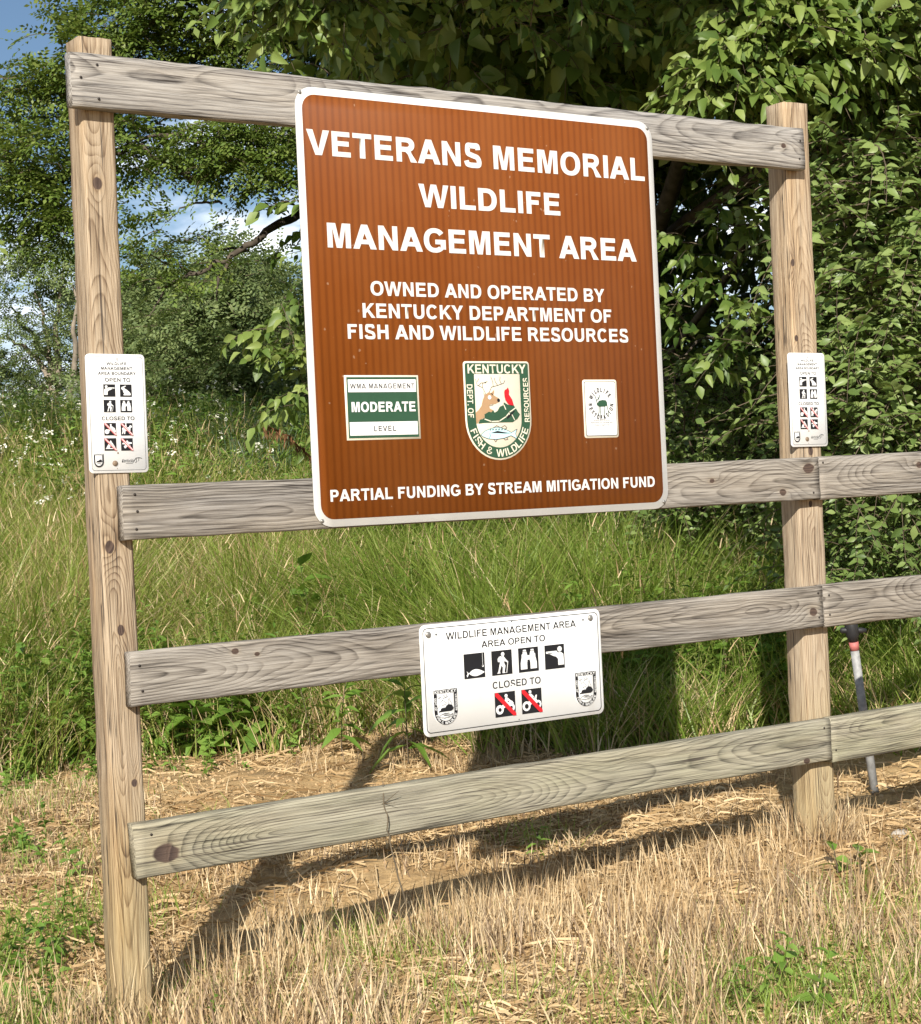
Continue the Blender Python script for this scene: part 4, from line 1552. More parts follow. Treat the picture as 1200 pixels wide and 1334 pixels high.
def foot(px, d):
    """ground point under pixel column px at depth d"""
    p = at(px, 667, d)
    return np.array([p[0], p[1], zg(p)])


# ------------------------------------------------------------------ the big feathery-leaved tree on the left
def build_locust():
    base = foot(560, 15.5)
    root = empty('locust_tree', tuple(base))
    tag(root, 'tall tree with small feathery leaflets and drooping limbs above the left post', 'tree')
    rows = [  # px, py, radius, depth, sprays
        (50, 105, 46, 13.2, 60), (15, 170, 36, 13.5, 40), (115, 55, 46, 13.0, 52), (110, 125, 52, 13.4, 66), (175, 25, 52, 13.0, 66), (180, 90, 48, 13.6, 55), (75, 40, 16, 13.2, 5),
        (240, 15, 55, 13.0, 70), (255, 65, 46, 13.2, 60), (310, 15, 50, 13.5, 56), (320, 60, 38, 13.2, 40), (365, 20, 30, 13.5, 26), (300, 100, 28, 13.4, 20), (235, 115, 26, 13.4, 16),
        (55, 245, 44, 13.4, 64), (18, 225, 26, 13.0, 18), (60, 295, 36, 13.6, 50), (95, 280, 32, 13.2, 38), (30, 200, 36, 13.0, 34), (95, 205, 44, 13.2, 46),
        (175, 180, 40, 13.2, 46), (225, 190, 38, 13.4, 40), (200, 225, 30, 13.2, 24), (285, 180, 40, 13.0, 50), (330, 175, 42, 13.4, 58), (340, 215, 38, 13.2, 46), (378, 195, 32, 13.6, 38),
        (295, 215, 28, 13.0, 22), (215, 290, 20, 13.0, 10), (250, 312, 16, 13.2, 8), (190, 330, 22, 13.2, 14), (215, 370, 18, 13.2, 10), (250, 345, 12, 13.2, 5),
        (330, 258, 16, 13.3, 8), (410, 70, 36, 14, 36), (440, 110, 36, 14.2, 34), (400, 150, 44, 14.2, 50), (165, 150, 28, 13.6, 18), (480, 60, 40, 14.6, 34), (60, 340, 18, 13.6, 9)]
    P = clumps([(a_, b_, c_ * .92, d_, n_) for a_, b_, c_, d_, n_ in rows], .54)
    # the rest of the crown, above and beyond the picture
    top = []
    for _ in range(18):
        c = at(rng.uniform(-100, 620), rng.uniform(-330, -110), rng.uniform(12.5, 14.5))
        top.append(puff(c, (.55, .6, .42), 26))
    left = [puff(at(rng.uniform(-420, -90), rng.uniform(40, 330), rng.uniform(12.8, 16)), (.45, .5, .4), 18) for _ in range(10)]
    back = [puff(at(rng.uniform(450, 900), rng.uniform(-60, 330), rng.uniform(15.5, 18)), (.6, .6, .5), 30) for _ in range(16)]
    G = Geo()
    scatter(G, LOCUST, P, tilt=.35, size=(.8, 1.2), az=math.atan2(-CF[1], -CF[0]), azj=1.5)
    scatter(G, LOCUST, np.concatenate(top + left + back), tilt=.35, size=(1.3, 2.0))
    cr = G.build('crown', [M['leaf_locust'], M['twig']], root)
    cr.location = -Vector(base)
    G = Geo()
    b = base
    trunk = [b - [0, 0, .3], b + [0, 0, 1.5], b + [.1, .1, 3.2], b + [-.1, .2, 5.2], b + [.0, .3, 8.5]]
    limb(G, trunk, .24, .09, .02, 10)
    hub = b + np.array([0, 0, 2.4])
    limb(G, [hub, at(470, 235, 15), at(392, 272, 13.8), at(340, 308, 13.3), at(285, 345, 13.2), at(205, 375, 13.2)], .055, .010, .012)
    limb(G, [at(300, 340, 13.2), at(284, 365, 13.2), at(283, 392, 13.2)], .018, .006, .006, 5)
    limb(G, [at(220, 370, 13.2), at(205, 395, 13.2), at(195, 412, 13.2)], .010, .004, .004, 5)
    limb(G, [hub + [0, 0, .8], at(420, 200, 14.6), at(330, 205, 13.6), at(250, 238, 13.3), at(190, 190, 13.2), at(150, 200, 13.3)], .07, .014, .015)
    limb(G, [at(330, 205, 13.6), at(270, 190, 13.2), at(215, 170, 13.2), at(150, 195, 13.2)], .03, .01, .01, 5)
    limb(G, [hub + [0, 0, 1.6], at(420, 60, 14.6), at(300, 60, 13.5), at(180, 90, 13.3), at(60, 120, 13.3)], .08, .012, .02)
    limb(G, [at(300, 60, 13.5), at(215, 40, 13.2), at(120, 50, 13.1)], .03, .01, .012, 5)
    limb(G, [at(180, 90, 13.3), at(110, 180, 13.3), at(70, 260, 13.4), at(45, 320, 13.5)], .035, .008, .014, 6)
    limb(G, [at(405, 20, 14.0), at(420, 60, 14.1), at(432, 110, 14.2)], .03, .015, .008, 5)
    limb(G, [at(392, 275, 13.8), at(375, 262, 13.6), at(358, 270, 13.4), at(340, 262, 13.3)], .014, .004, .008, 4)
    limb(G, [at(395, 300, 13.7), at(388, 320, 13.6), at(372, 318, 13.6)], .008, .003, .005, 4)
    for c in rows[::2]:
        q = at(c[0], c[1], c[3])
        s = q + np.array([.5, .1, .1]) + rng.normal(0, .12, 3)
        limb(G, [s, (s + q) / 2 + rng.normal(0, .06, 3), q], .012, .003, .01, 4)
    tr = G.build('trunk', [M['bark']], root, smooth=True)
    tr.location = -Vector(base)


build_locust()


# ------------------------------------------------------------------ the broad-leaved tree over the sign and to the right
def build_broad():
    base = foot(830, 13.0)
    root = empty('broadleaf_tree', tuple(base))
    tag(root, 'large broad-leaved tree with hanging pointed leaves, overhanging the sign and filling the upper right', 'tree')
    toward = math.atan2(-CF[1], -CF[0])
    G = Geo()
    front = [  # hanging sunlit sprays at the near edge of the crown
        (355, 5, 20, 8.0, 10), (385, 12, 24, 8.0, 16), (425, 14, 26, 8.0, 16), (462, 4, 24, 8.0, 10), (500, -8, 20, 8.2, 6),
        (610, 8, 24, 8.1, 8), (640, -4, 24, 8.1, 9), (672, 18, 22, 7.9, 8), (690, 30, 16, 7.8, 4), (730, 6, 30, 8.0, 10), (770, 18, 26, 8.2, 9), (820, 5, 28, 8.4, 8),
        (925, 8, 30, 8.0, 16), (965, 30, 34, 8.0, 22), (1010, 20, 34, 7.9, 22), (1060, 20, 36, 8.0, 24), (1110, 20, 36, 8.0, 24), (1160, 20, 36, 8.1, 22), (1200, 30, 30, 8.1, 14),
        (985, 75, 34, 7.9, 22), (1030, 70, 34, 7.9, 22), (1080, 75, 34, 8.1, 20), (1130, 75, 34, 8.1, 18), (1180, 85, 30, 8.2, 14), (945, 100, 22, 7.9, 10),
        (935, 128, 24, 7.9, 14), (970, 120, 26, 7.9, 16), (1010, 110, 24, 8.0, 12), (1075, 125, 30, 8.2, 14), (1120, 125, 28, 8.3, 12), (960, 150, 14, 7.9, 5), (1170, 140, 24, 8.5, 8),
        (878, 315, 14, 8.6, 4), (895, 330, 12, 8.6, 4), (940, 275, 16, 8.6, 6), (930, 300, 16, 8.6, 7), (915, 325, 14, 8.6, 5), (985, 270, 18, 8.8, 6), (965, 300, 16, 8.8, 5), (920, 385, 18, 8.6, 8), (945, 405, 16, 8.6, 6), (890, 400, 14, 8.6, 5), (905, 440, 18, 8.6, 7), (940, 450, 16, 8.7, 6),
        (955, 470, 16, 8.8, 5), (885, 465, 12, 8.7, 4), (985, 430, 16, 9.0, 5), (975, 235, 14, 8.8, 4),
        (360, 392, 14, 10.6, 6), (385, 400, 18, 10.6, 9), (355, 425, 12, 10.6, 5), (375, 435, 18, 10.6, 11), (395, 465, 20, 10.6, 10), (360, 460, 12, 10.6, 4), (385, 500, 18, 10.6, 10), (380, 525, 12, 10.6, 6), (400, 425, 20, 10.8, 10), (410, 510, 20, 10.9, 10)]
    scatter(G, BROAD, clumps([(p_[0] + (18 if p_[0] < 420 and p_[1] > 300 else 0), p_[1], p_[2], p_[3], max(2, int(p_[4] * (.5 if (480 < p_[0] < 900 and p_[1] < 100) else .6 if p_[0] < 420 and p_[1] > 300 else .4 if p_[1] > 200 else 1.15)))) for p_ in front], 1.0), tilt=.3, size=(.65, 1.05), az=toward, azj=1.3)
    # shaded leaves under and inside the crown
    inner = []
    for _ in range(150):
        qx, qy = rng.uniform(500, 1300), rng.uniform(-80, 600)
        if 830 < qx < 1030 and 180 < qy < 470 and rng.random() < .5:
            continue
        c = at(qx, qy, rng.uniform(14.6, 15.6) if 800 < qx < 1060 and 150 < qy < 500 else rng.uniform(12.4, 15))
        inner.append(puff(c, (.6, .6, .55), 26, .2))
    for _ in range(120):
        c = at(rng.uniform(470, 1050), rng.uniform(-120, 100), rng.uniform(9.0, 11.5))
        inner.append(puff(c, (.35, .4, .25), 8, .2))
    scatter(G, BROAD, np.concatenate(inner), tilt=.4, size=(1.0, 1.7))
    # the dome of the crown above the picture and to its right
    dome = []
    cen = np.array([2.9, 11.5, 4.6])
    while len(dome) < 4300:
        d = rng.normal(size=3)
        d /= np.linalg.norm(d)
        q = cen + d * np.array([4.3, 3.9, 4.4]) * rng.uniform(.82, 1.03)
        pyy = 667 - (q[2] - 1.25) / q[1] * FPX
        pxx = 600 + q[0] / q[1] * FPX
        if q[2] < 1.5 or pxx < 400 or (pyy > -150 and pxx < 1340):
            continue
        x, y = ld_xy(q[0], q[1])
        dome.append((x, y, q[2]))
    scatter(G, BROAD, np.array(dome), tilt=.4, size=(1.6, 2.3))
    over = puff((1.0, 9.0, 6.2), (2.4, 1.9, 1.2), 2500, .3)  # unseen leaf mass added above the view to darken the hollow below
    over = over[600 + over[:, 0] / over[:, 1] * FPX > 400]
    ov2 = puff((.15, 7.0, 4.75), (1.05, .75, .6), 760, .3)  # lower unseen lobe, added to shade the leaves over the sign
    over = np.concatenate([over, ov2])
    x, y = ld_xy(over[:, 0], over[:, 1])
    scatter(G, BROAD, np.stack([x, y, over[:, 2]], 1), tilt=.4, size=(1.6, 2.2))
    cr = G.build('crown', [M['leaf_broad'], M['twig']], root)
    cr.location = -Vector(base)
    G = Geo()
    b = base
    limb(G, [b - [0, 0, .3], b + [0, 0, 1.2], b + [.1, 0, 2.6], b + [.2, -.1, 4.5], b + [0, .2, 7.5]], .26, .08, .02, 10)
    h = b + np.array([.05, 0, 1.8])
    limb(G, [h, at(900, 160, 11.0), at(930, 95, 9.2), at(985, 65, 8.2), at(1050, 40, 8.0)], .07, .008, .015)
    limb(G, [at(945, 90, 9.0), at(985, 88, 8.4), at(1000, 60, 8.0)], .012, .005, .008, 5)
    limb(G, [h + [0, 0, .8], at(760, 20, 10.5), at(640, -15, 9.0), at(480, -10, 8.2), at(380, 0, 8.0)], .06, .008, .015)
    limb(G, [h - [0, 0, .6], at(990, 300, 10), at(935, 278, 9.0), at(880, 300, 8.6)], .03, .004, .012, 5)
    limb(G, [h - [0, 0, .6], at(1000, 420, 10), at(940, 430, 9.0), at(885, 465, 8.7)], .03, .004, .012, 5)
    limb(G, [h - [0, 0, .5], at(560, 380, 11.5), at(450, 400, 10.9), at(395, 395, 10.6), at(370, 385, 10.6)], .04, .004, .012, 5)
    limb(G, [at(450, 400, 10.9), at(415, 450, 10.7), at(395, 520, 10.6)], .012, .003, .008, 5)
    limb(G, [h + [0, 0, .4], at(1100, 150, 10), at(1120, 90, 8.6), at(1150, 40, 8.1)], .05, .006, .012, 6)
    tr = G.build('trunk', [M['bark']], root, smooth=True)
    tr.location = -Vector(base)


build_broad()


# ------------------------------------------------------------------ shrubs to the right of and behind the right post
def shrub(name_px, d, label, rows, dens=1.0, size=(.8, 1.15), stems=7, mat='leaf_shrub', height=1.6, back=None, face=True):
    base = foot(name_px, d)
    root = empty('shrub', tuple(base))
    tag(root, label, 'shrub', 'shrubs beyond the fence')
    G = Geo()
    toward = math.atan2(-CF[1], -CF[0])
    P = clumps(rows, dens)
    scatter(G, SHRUB, P, tilt=.35, size=size, az=toward if face else None, azj=1.2)
    if back is not None:
        scatter(G, SHRUB, back, tilt=.4, size=(1.0, 1.5))
    cr = G.build('foliage', [M[mat], M['twig']], root)
    cr.location = -Vector(base)
    G = Geo()
    for k in range(stems):
        r = rows[k * len(rows) // stems]
        q = at(r[0], r[1], r[3])
        s = base + np.array([rng.normal(0, .12), rng.normal(0, .12), -.1])
        limb(G, [s, s * .5 + q * .5 + np.array([0, 0, .25]), q], .014, .004, .015, 5)
    st = G.build('stem', [M['twig']], root, smooth=True)
    st.location = -Vector(base)
    return root


rows = [(x, y, 26, rng.uniform(7.9, 8.8), 10) for x in range(1075, 1260, 32) for y in range(165, 640, 30)]
bk = np.concatenate([puff(at(rng.uniform(1040, 1420), rng.uniform(100, 760), rng.uniform(9.4, 11)), (.3, .3, .3), 9) for _ in range(52)])
shrub(1190, 9.6, 'tall arching shrub with paired oval leaves to the right of the right post', rows, .42, (.9, 1.4), 10, 'leaf_shrub', back=bk)
rows = [(x, y, 22, rng.uniform(7.9, 8.6), 7) for x in range(1085, 1260, 30) for y in range(640, 765, 26)]
shrub(1215, 8.9, 'low shrub with arching leafy shoots between the middle and top boards right of the post', rows, .8, (.7, 1.0), 6, 'leaf_shrub')
rows = [(x, y, 24, rng.uniform(9.6, 10.4), 8) for x in range(880, 1075, 28) for y in range(490, 680, 26)]
bk = np.concatenate([puff(at(rng.uniform(840, 1080), rng.uniform(520, 700), rng.uniform(10.4, 11.6)), (.3, .3, .3), 9) for _ in range(36)])
shrub(960, 10.3, 'dark bushy shrub in the shade between the brown sign and the right post', rows, .6, (.65, 1.0), 7, 'leaf_shrub', back=bk)


# ------------------------------------------------------------------ trees further off on the left
def far_tree(px, d, label, rows, trunk_r, stems, dens=1.0, size=(1.2, 1.9), pale=False):
    base = foot(px, d)
    root = empty('distant_tree', tuple(base))
    tag(root, label, 'tree', 'trees at the back of the field')
    G = Geo()
    scatter(G, LOCUST, clumps([(a_, b_, c_, d + e_, n_) for a_, b_, c_, e_, n_ in rows], dens), tilt=.5, size=size, az=math.atan2(-CF[1], -CF[0]), azj=1.2)
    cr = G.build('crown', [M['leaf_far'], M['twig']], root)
    cr.location = -Vector(base)
    G = Geo()
    for pts in stems:
        limb(G, [base + [0, 0, -.3] if i == 0 else at(p[0], p[1], d + rng.normal(0, .2)) for i, p in enumerate(pts)], trunk_r, trunk_r * .2, .03, 7)
    tr = G.build('trunk', [M['bark_pale'] if pale else M['bark']], root, smooth=True)
    tr.location = -Vector(base)


def fan(cx, cy, rx, ry, r, n, per, e=1.5):
    out = []
    for _ in range(n):
        a_ = rng.uniform(0, 2 * math.pi)
        u = math.sqrt(rng.random())
        out.append((cx + rx * u * math.cos(a_), cy + ry * u * math.sin(a_), r * rng.uniform(.7, 1.2), rng.uniform(-e, e), per))
    return out


far_tree(70, 27, 'slender pale-stemmed tree with open layered crown at the far left edge',
         [(20, 335, 26, 0, 22), (55, 325, 26, .5, 24), (95, 335, 30, -.5, 26), (15, 385, 20, 0, 14), (60, 375, 18, .4, 12), (95, 390, 30, .6, 30), (20, 425, 24, 0, 18), (85, 430, 34, .5, 34), (50, 455, 20, 0, 12), (15, 480, 26, .2, 18), (95, 470, 34, .5, 34), (55, 495, 30, .4, 24), (30, 510, 26, .3, 24), (90, 505, 28, 0, 26), (125, 420, 30, .2, 26), (-30, 460, 36, .2, 24), (-30, 500, 40, .4, 36)], .07,
         [[(70, 0), (72, 500), (62, 440), (45, 380)], [(70, 0), (68, 480), (40, 430), (15, 400)], [(70, 0), (74, 470), (78, 400), (85, 340)], [(70, 0), (66, 490), (30, 450), (5, 440)], [(70, 0), (95, 500), (97, 420), (100, 370)]], 1.0, (.9, 1.5), True)
far_tree(330, 23, 'mid-sized tree with forked pale trunk and rounded crown left of the brown sign',
         fan(300, 432, 105, 80, 28, 50, 15, 2.0) + fan(270, 525, 130, 45, 28, 30, 16, 1.5) + [(315, 372, 26, 0, 22), (340, 350, 22, 0, 16), (300, 355, 20, 0, 12)], .13,
         [[(330, 0), (328, 520), (326, 470), (322, 400)], [(330, 0), (330, 535), (345, 505), (352, 450), (356, 420)], [(330, 0), (326, 480), (312, 430), (300, 390)], [(330, 0), (300, 520), (288, 480), (275, 420)]], 1.0, (1.1, 1.7), True)
far_tree(215, 25, 'leaning tree with dense dark crown just right of the left post',
         fan(205, 430, 50, 80, 24, 26, 14, 1.5) + fan(190, 525, 70, 36, 28, 20, 15, 1.5), .10,
         [[(215, 0), (212, 520), (205, 450), (200, 390)], [(215, 0), (216, 530), (232, 470), (238, 410)]], 1.0, (1.1, 1.7), False)
far_tree(500, 26, 'broad tree mostly hidden behind the brown sign',
         fan(500, 480, 90, 100, 36, 46, 18, 2.0) + fan(620, 470, 160, 100, 45, 40, 16, 2.0), .16,
         [[(500, 0), (500, 500), (505, 430), (500, 380)]], 1.0, (1.3, 2.0), False)


# a far wood that closes the view behind the single trees
def far_wood():
    G = Geo()
    pts = []
    for _ in range(420):
        px = rng.uniform(-520, 1500)
        d = rng.uniform(36, 48)
        top = 575 - 35 * vnoise(px / 90, 3.3) - 22 * vnoise(px / 27, 8.1)
        if 100 < px < 1300:
            top -= 25
        c = at(px, rng.uniform(top + 20, 640), d)
        pts.append(puff(c, (.9, .9, .7), 14))
    scatter(G, LOCUST, np.concatenate(pts), tilt=.4, size=(2.6, 4.0))
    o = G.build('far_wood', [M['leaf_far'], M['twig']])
    tag(o, 'hazy green wood closing the view behind the field', 'wood', kind='stuff')


far_wood()


# ------------------------------------------------------------------ grasses
def blades(base, h, w, az, lean, bend, mat=0, G=None, nseg=3):
    """arched tapering blades: arrays of base (n,3), height, width, azimuth, lean, bend"""
    n = len(base)
    ts = np.array([0, .45, .8, 1.0]) if nseg == 3 else np.array([0, .6, 1.0])
    wt = np.array([1.0, .85, .5, 0]) if nseg == 3 else np.array([1.0, .8, 0])
    dx, dy = np.cos(az), np.sin(az)
    tw = az + np.pi / 2 + rng.normal(0, .9, n)
    sx, sy = np.cos(tw), np.sin(tw)
    rowsV = []
    for t, k in zip(ts, wt):
        out = h * (lean * t + bend * t * t)
        up = h * (t - .42 * bend * bend * t ** 3)
        c = base + np.stack([dx * out, dy * out, up], 1)
        if k > 0:
            o = np.stack([sx, sy, np.zeros(n)], 1) * (w * k / 2)[:, None]
            rowsV += [c - o, c + o]
        else:
            rowsV.append(c)
    V = np.stack(rowsV, 1)
    m = V.shape[1]
    if nseg == 3:
        L = [0, 1, 3, 2, 2, 3, 5, 4, 4, 5, 6]
        N = [4, 4, 3]
    else:
        L = [0, 1, 3, 2, 2, 3, 4]
        N = [4, 3]
    L = np.array(L)[None, :] + (np.arange(n) * m)[:, None]
    G = G or Geo()
    G.add(V.reshape(-1, 3), L.ravel(), np.tile(N, n), np.repeat(np.broadcast_to(mat, (n,)), len(N)))
    return G


def field_points(n, d0, d1, lm=.30, power=1.0, extra=.8):
    """random ground points in the wedge the camera can see and a margin round it"""
    d = d0 + (d1 - d0) * rng.random(n) ** power
    l = rng.uniform(-1, 1, n) * (lm * d + extra)
    x, y = ld_xy(l, d)
    return x, y, l, d


def meadow():
    G = Geo()
    for (n, d0, d1, pw) in ((210000, 7.2, 13.5, 1.0), (80000, 12, 22, 1.0)):
        x, y, l, d = field_points(n, d0, d1, .30, pw)
        s = veg_s(x, y)
        clump = fbm(x * 2.6, y * 2.6)
        keep = (s > 0) & (rng.random(n) < np.clip(s / .5, .15, 1) * np.clip(.35 + 1.3 * clump, 0, 1))
        x, y, l, d, s, clump = x[keep], y[keep], l[keep], d[keep], s[keep], clump[keep]
        k = len(x)
        h = (.36 + .50 * np.clip(s / 1.6, 0, 1)) * rng.uniform(.6, 1.2, k) * (.7 + .6 * clump)
        h *= np.interp(l, [-3, -1, 1, 3], [1.0, .95, .9, .95])
        dry = rng.random(k) < np.clip(.07 + .35 * (fbm(x * .9 + 5, y * .9) - .5) + np.where(l < -1.0, .13, 0) + np.where(s < .4, .25, 0), .02, .5)
        lush = (~dry) & (rng.random(k) < np.interp(l, [-2, 0, 2], [.25, .55, .9]))
        mat = np.where(dry, 1, np.where(lush, 2, 0))
        base = np.stack([x, y, ground_z(x, y) - .02], 1)
        w = rng.uniform(.004, .008, k) * np.where(lush, 1.35, 1.0) * np.where(d > 13, 1.6, 1)
        blades(base, h * np.where(dry, .9, 1), w, rng.uniform(0, 6.28, k), rng.uniform(0, .75, k) ** 1.3, rng.uniform(.1, 1.15, k) * np.where(dry, .5, 1.0), mat, G)
    o = G.build('meadow_grass', [M['grass'], M['straw'], M['grass_lush']])
    tag(o, 'tall uncut green and yellowing grass behind the fence', 'grass', kind='stuff')
    # nodding seed stalks
    G = Geo()
    n = 6000
    x, y, l, d = field_points(n, 8, 16, .30)
    s = veg_s(x, y)
    keep = (s > .25) & (rng.random(n) < np.where(l < -.5, .9, .35))
    x, y, s = x[keep], y[keep], s[keep]
    k = len(x)
    base = np.stack([x, y, ground_z(x, y)], 1)
    h = (.55 + .4 * np.clip(s / 2, 0, 1)) * rng.uniform(.8, 1.2, k)
    az, lean, bend = rng.uniform(0, 6.28, k), rng.uniform(0, .2, k), rng.uniform(.2, .8, k)
    blades(base, h, np.full(k, .0035), az, lean, bend, 0, G)
    tip = base + np.stack([np.cos(az) * h * (lean * .9 + bend * .81), np.sin(az) * h * (lean * .9 + bend * .81), h * (.9 - .42 * bend ** 2 * .73)], 1)
    blades(tip, np.full(k, .09), np.full(k, .006), az, lean + bend * .7, np.full(k, .3), 0, G)
    o = G.build('seed_stalks', [M['straw']])
    tag(o, 'pale nodding grass seed stalks in the meadow', 'grass', kind='stuff')


meadow()


def weeds():
    temps = [forb(s, .62, 24, .095) for s in range(4)] + [forb(10 + s, .5, 16, .11, OV) for s in range(3)]
    G = Geo()
    n = 13000
    x, y, l, d = field_points(n, 8.2, 18, .30)
    s = veg_s(x, y)
    dn = fbm(x * 1.1 + 9, y * 1.1)
    keep = (s > .1) & (rng.random(n) < np.clip((dn - .38) * 4, .05, 1)) & ((l > -1.6) | (d > 11.5) | (rng.random(n) < .6))
    P = np.stack([x, y, ground_z(x, y) - .02], 1)[keep]
    scatter(G, temps, P, tilt=.12, size=(.7, 1.25))
    # taller growth where the meadow meets the trees
    n = 4200
    x, y, l, d = field_points(n, 12.5, 21, .30)
    keep = rng.random(n) < np.interp(l / d, [-.3, -.1, .1, .3], [1, .9, .7, .4])
    P = np.stack([x, y, ground_z(x, y) - .02], 1)[keep]
    scatter(G, temps[:4], P, tilt=.12, size=(1.1, 1.75))
    o = G.build('meadow_weeds', [M['leaf_weed'], M['grass']])
    tag(o, 'leafy green weeds crowding the meadow', 'weeds', kind='stuff')
    # small white flowers
    G = Geo()
    n = 900
    px = np.concatenate([rng.uniform(-120, 125, 300), rng.uniform(170, 330, 110), rng.uniform(330, 420, 15), rng.uniform(-120, 120, 60)])
    n = len(px)
    d = rng.uniform(12.0, 19, n)
    p = at(px, 667, d)
    gz = ground_z(p[:, 0], p[:, 1])
    top = rng.uniform(.75, 1.18, n)
    base = np.stack([p[:, 0], p[:, 1], gz], 1)
    az, lean = rng.uniform(0, 6.28, n), rng.uniform(0, .15, n)
    blades(base, top, np.full(n, .005), az, lean, np.full(n, .1), 1, G)
    tipc = base + np.stack([np.cos(az) * top * (lean + .1), np.sin(az) * top * (lean + .1), top * .99], 1)
    fl = Geo()
    for k in range(9):
        rr = rng.uniform(0, .035)
        a_ = rng.uniform(0, 6.28)
        c = np.array([rr * math.cos(a_), rr * math.sin(a_), rng.uniform(-.02, .015)])
        R = rot_to((math.cos(a_), math.sin(a_), rng.normal(0, .5)))
        fl.faces(np.array([(-.009, -.009, 0), (.009, -.009, 0), (.009, .009, .003), (-.009, .009, .003)]) @ R.T + c, [(0, 1, 2, 3)], 0)
    G.inst(fl.template(), spin(n, .4, (.35, .9)), tipc)
    o = G.build('white_wildflowers', [M['flower'], M['grass']])
    tag(o, 'small white wildflowers scattered over the weeds at left', 'flowers', kind='stuff')


weeds()


# ------------------------------------------------------------------ mown strip: stubble, thatch, low green
def stubble():
    G = Geo()
    n = 100000
    x, y, l, d = field_points(n, 3.0, 10.2, .29, 1.0, .5)
    s = veg_s(x, y)
    dn = .6 * fbm(x * 2.1 + 3, y * 2.1 + 7) + .4 * fbm(x * 7 + 1, y * 7 + 2, 2)
    front = np.clip((.25 - y) / .5, 0, 1)
    bare = fbm(x * 1.15 + 31, y * 1.15 + 11)
    keep = (s < .35) & (rng.random(n) < np.clip((dn - .40) * 4.2, .03, 1) * np.clip((.66 - bare) * 7, .04, 1) * straw_keep(x, y) * (.85 + .15 * front))
    x, y, l, d, dn, front = x[keep], y[keep], l[keep], d[keep], dn[keep], front[keep]
    k = len(x)
    h = rng.uniform(.04, .15, k) * (.55 + .8 * dn) * (.7 + .5 * front)
    base = np.stack([x, y, ground_z(x, y) - .005], 1)
    w = rng.uniform(.0022, .0058, k)
    blades(base, h, w, rng.uniform(0, 6.28, k), np.abs(rng.normal(0, .30, k)), rng.uniform(0, .25, k), np.where(rng.random(k) < .3, 1, 0), G, 2)
    # taller stalks left standing along the fence line, where the mower missed
    n = 2600
    xx = rng.uniform(1.3, 4.6, n)
    yy = rng.normal(.12, .14, n)
    kp = fbm(xx * 3, yy * 3 + 2) > .42
    xx, yy = xx[kp], yy[kp]
    k = len(xx)
    blades(np.stack([xx, yy, ground_z(xx, yy)], 1), rng.uniform(.08, .26, k) * np.interp(xx, [1.3, 2.2, 3.2, 4.6], [1, 1, .7, .6]), rng.uniform(.0022, .004, k), rng.uniform(0, 6.28, k), np.abs(rng.normal(0, .15, k)), rng.uniform(0, .3, k), 0, G, 2)
    # tufts round the feet of the posts, missed by the mower
    for cx_, hh_, n in ((1.80, .62, 240), (4.266, .85, 340)):
        a_ = rng.uniform(0, 6.28, n)
        r_ = rng.uniform(.055, .17, n)
        xx, yy = cx_ + r_ * np.cos(a_), .083 + r_ * np.sin(a_)
        blades(np.stack([xx, yy, ground_z(xx, yy) - .005], 1), hh_ * rng.uniform(.05, .17, n) * (1.25 - 4 * np.abs(r_ - .08)), rng.uniform(.002, .0045, n), a_ + rng.normal(0, .8, n), np.abs(rng.normal(.1, .25, n)), rng.uniform(0, .5, n), np.where(rng.random(n) < .35, 1, 0), G, 2)
    o = G.build('straw_stubble', [M['straw'], M['old_straw']])
    tag(o, 'pale cut straw stubble standing in the dry soil', 'stubble', kind='stuff')
    # fallen straw
    G = Geo()
    n = 135000
    x, y, l, d = field_points(n, 3.0, 10.4, .29, 1.0, .5)
    s = veg_s(x, y)
    dn = fbm(x * 1.6 + 13, y * 1.6 + 5)
    bare = fbm(x * 1.15 + 31, y * 1.15 + 11)
    keep = (s < .7) & (rng.random(n) < np.clip((dn - .25) * 3, .12, 1) * np.clip((.68 - bare) * 6, .16, 1) * np.clip(straw_keep(x, y), .2, 1))
    x, y = x[keep], y[keep]
    k = len(x)
    L = rng.uniform(.03, .16, k)
    az = rng.uniform(0, 6.28, k)
    z0 = ground_z(x, y) + rng.uniform(.001, .022, k)
    x1, y1 = x + np.cos(az) * L, y + np.sin(az) * L
    z1 = ground_z(x1, y1) + rng.uniform(.001, .03, k)
    xm, ym = (x + x1) / 2 + rng.normal(0, .01, k), (y + y1) / 2 + rng.normal(0, .01, k)
    zm = np.maximum((z0 + z1) / 2, ground_z(xm, ym)) + rng.uniform(.0, .02, k)
    w = rng.uniform(.0018, .004, k)
    sx, sy = -np.sin(az) * w / 2, np.cos(az) * w / 2
    tz = rng.normal(0, .6, k) * w
    V = np.stack([np.stack([x - sx, y - sy, z0 - tz], 1), np.stack([x + sx, y + sy, z0 + tz], 1), np.stack([xm - sx, ym - sy, zm - tz], 1), np.stack([xm + sx, ym + sy, zm + tz], 1), np.stack([x1 - sx, y1 - sy, z1 - tz], 1), np.stack([x1 + sx, y1 + sy, z1 + tz], 1)], 1)
    Lp = np.array([0, 1, 3, 2, 2, 3, 5, 4])[None, :] + (np.arange(k) * 6)[:, None]
    G.add(V.reshape(-1, 3), Lp.ravel(), np.full(2 * k, 4), 0)
    o = G.build('fallen_straw', [M['straw_dark']])
    tag(o, 'loose dry straw and clippings lying on the mown strip', 'straw', kind='stuff')
    # green regrowth in patches
    G = Geo()
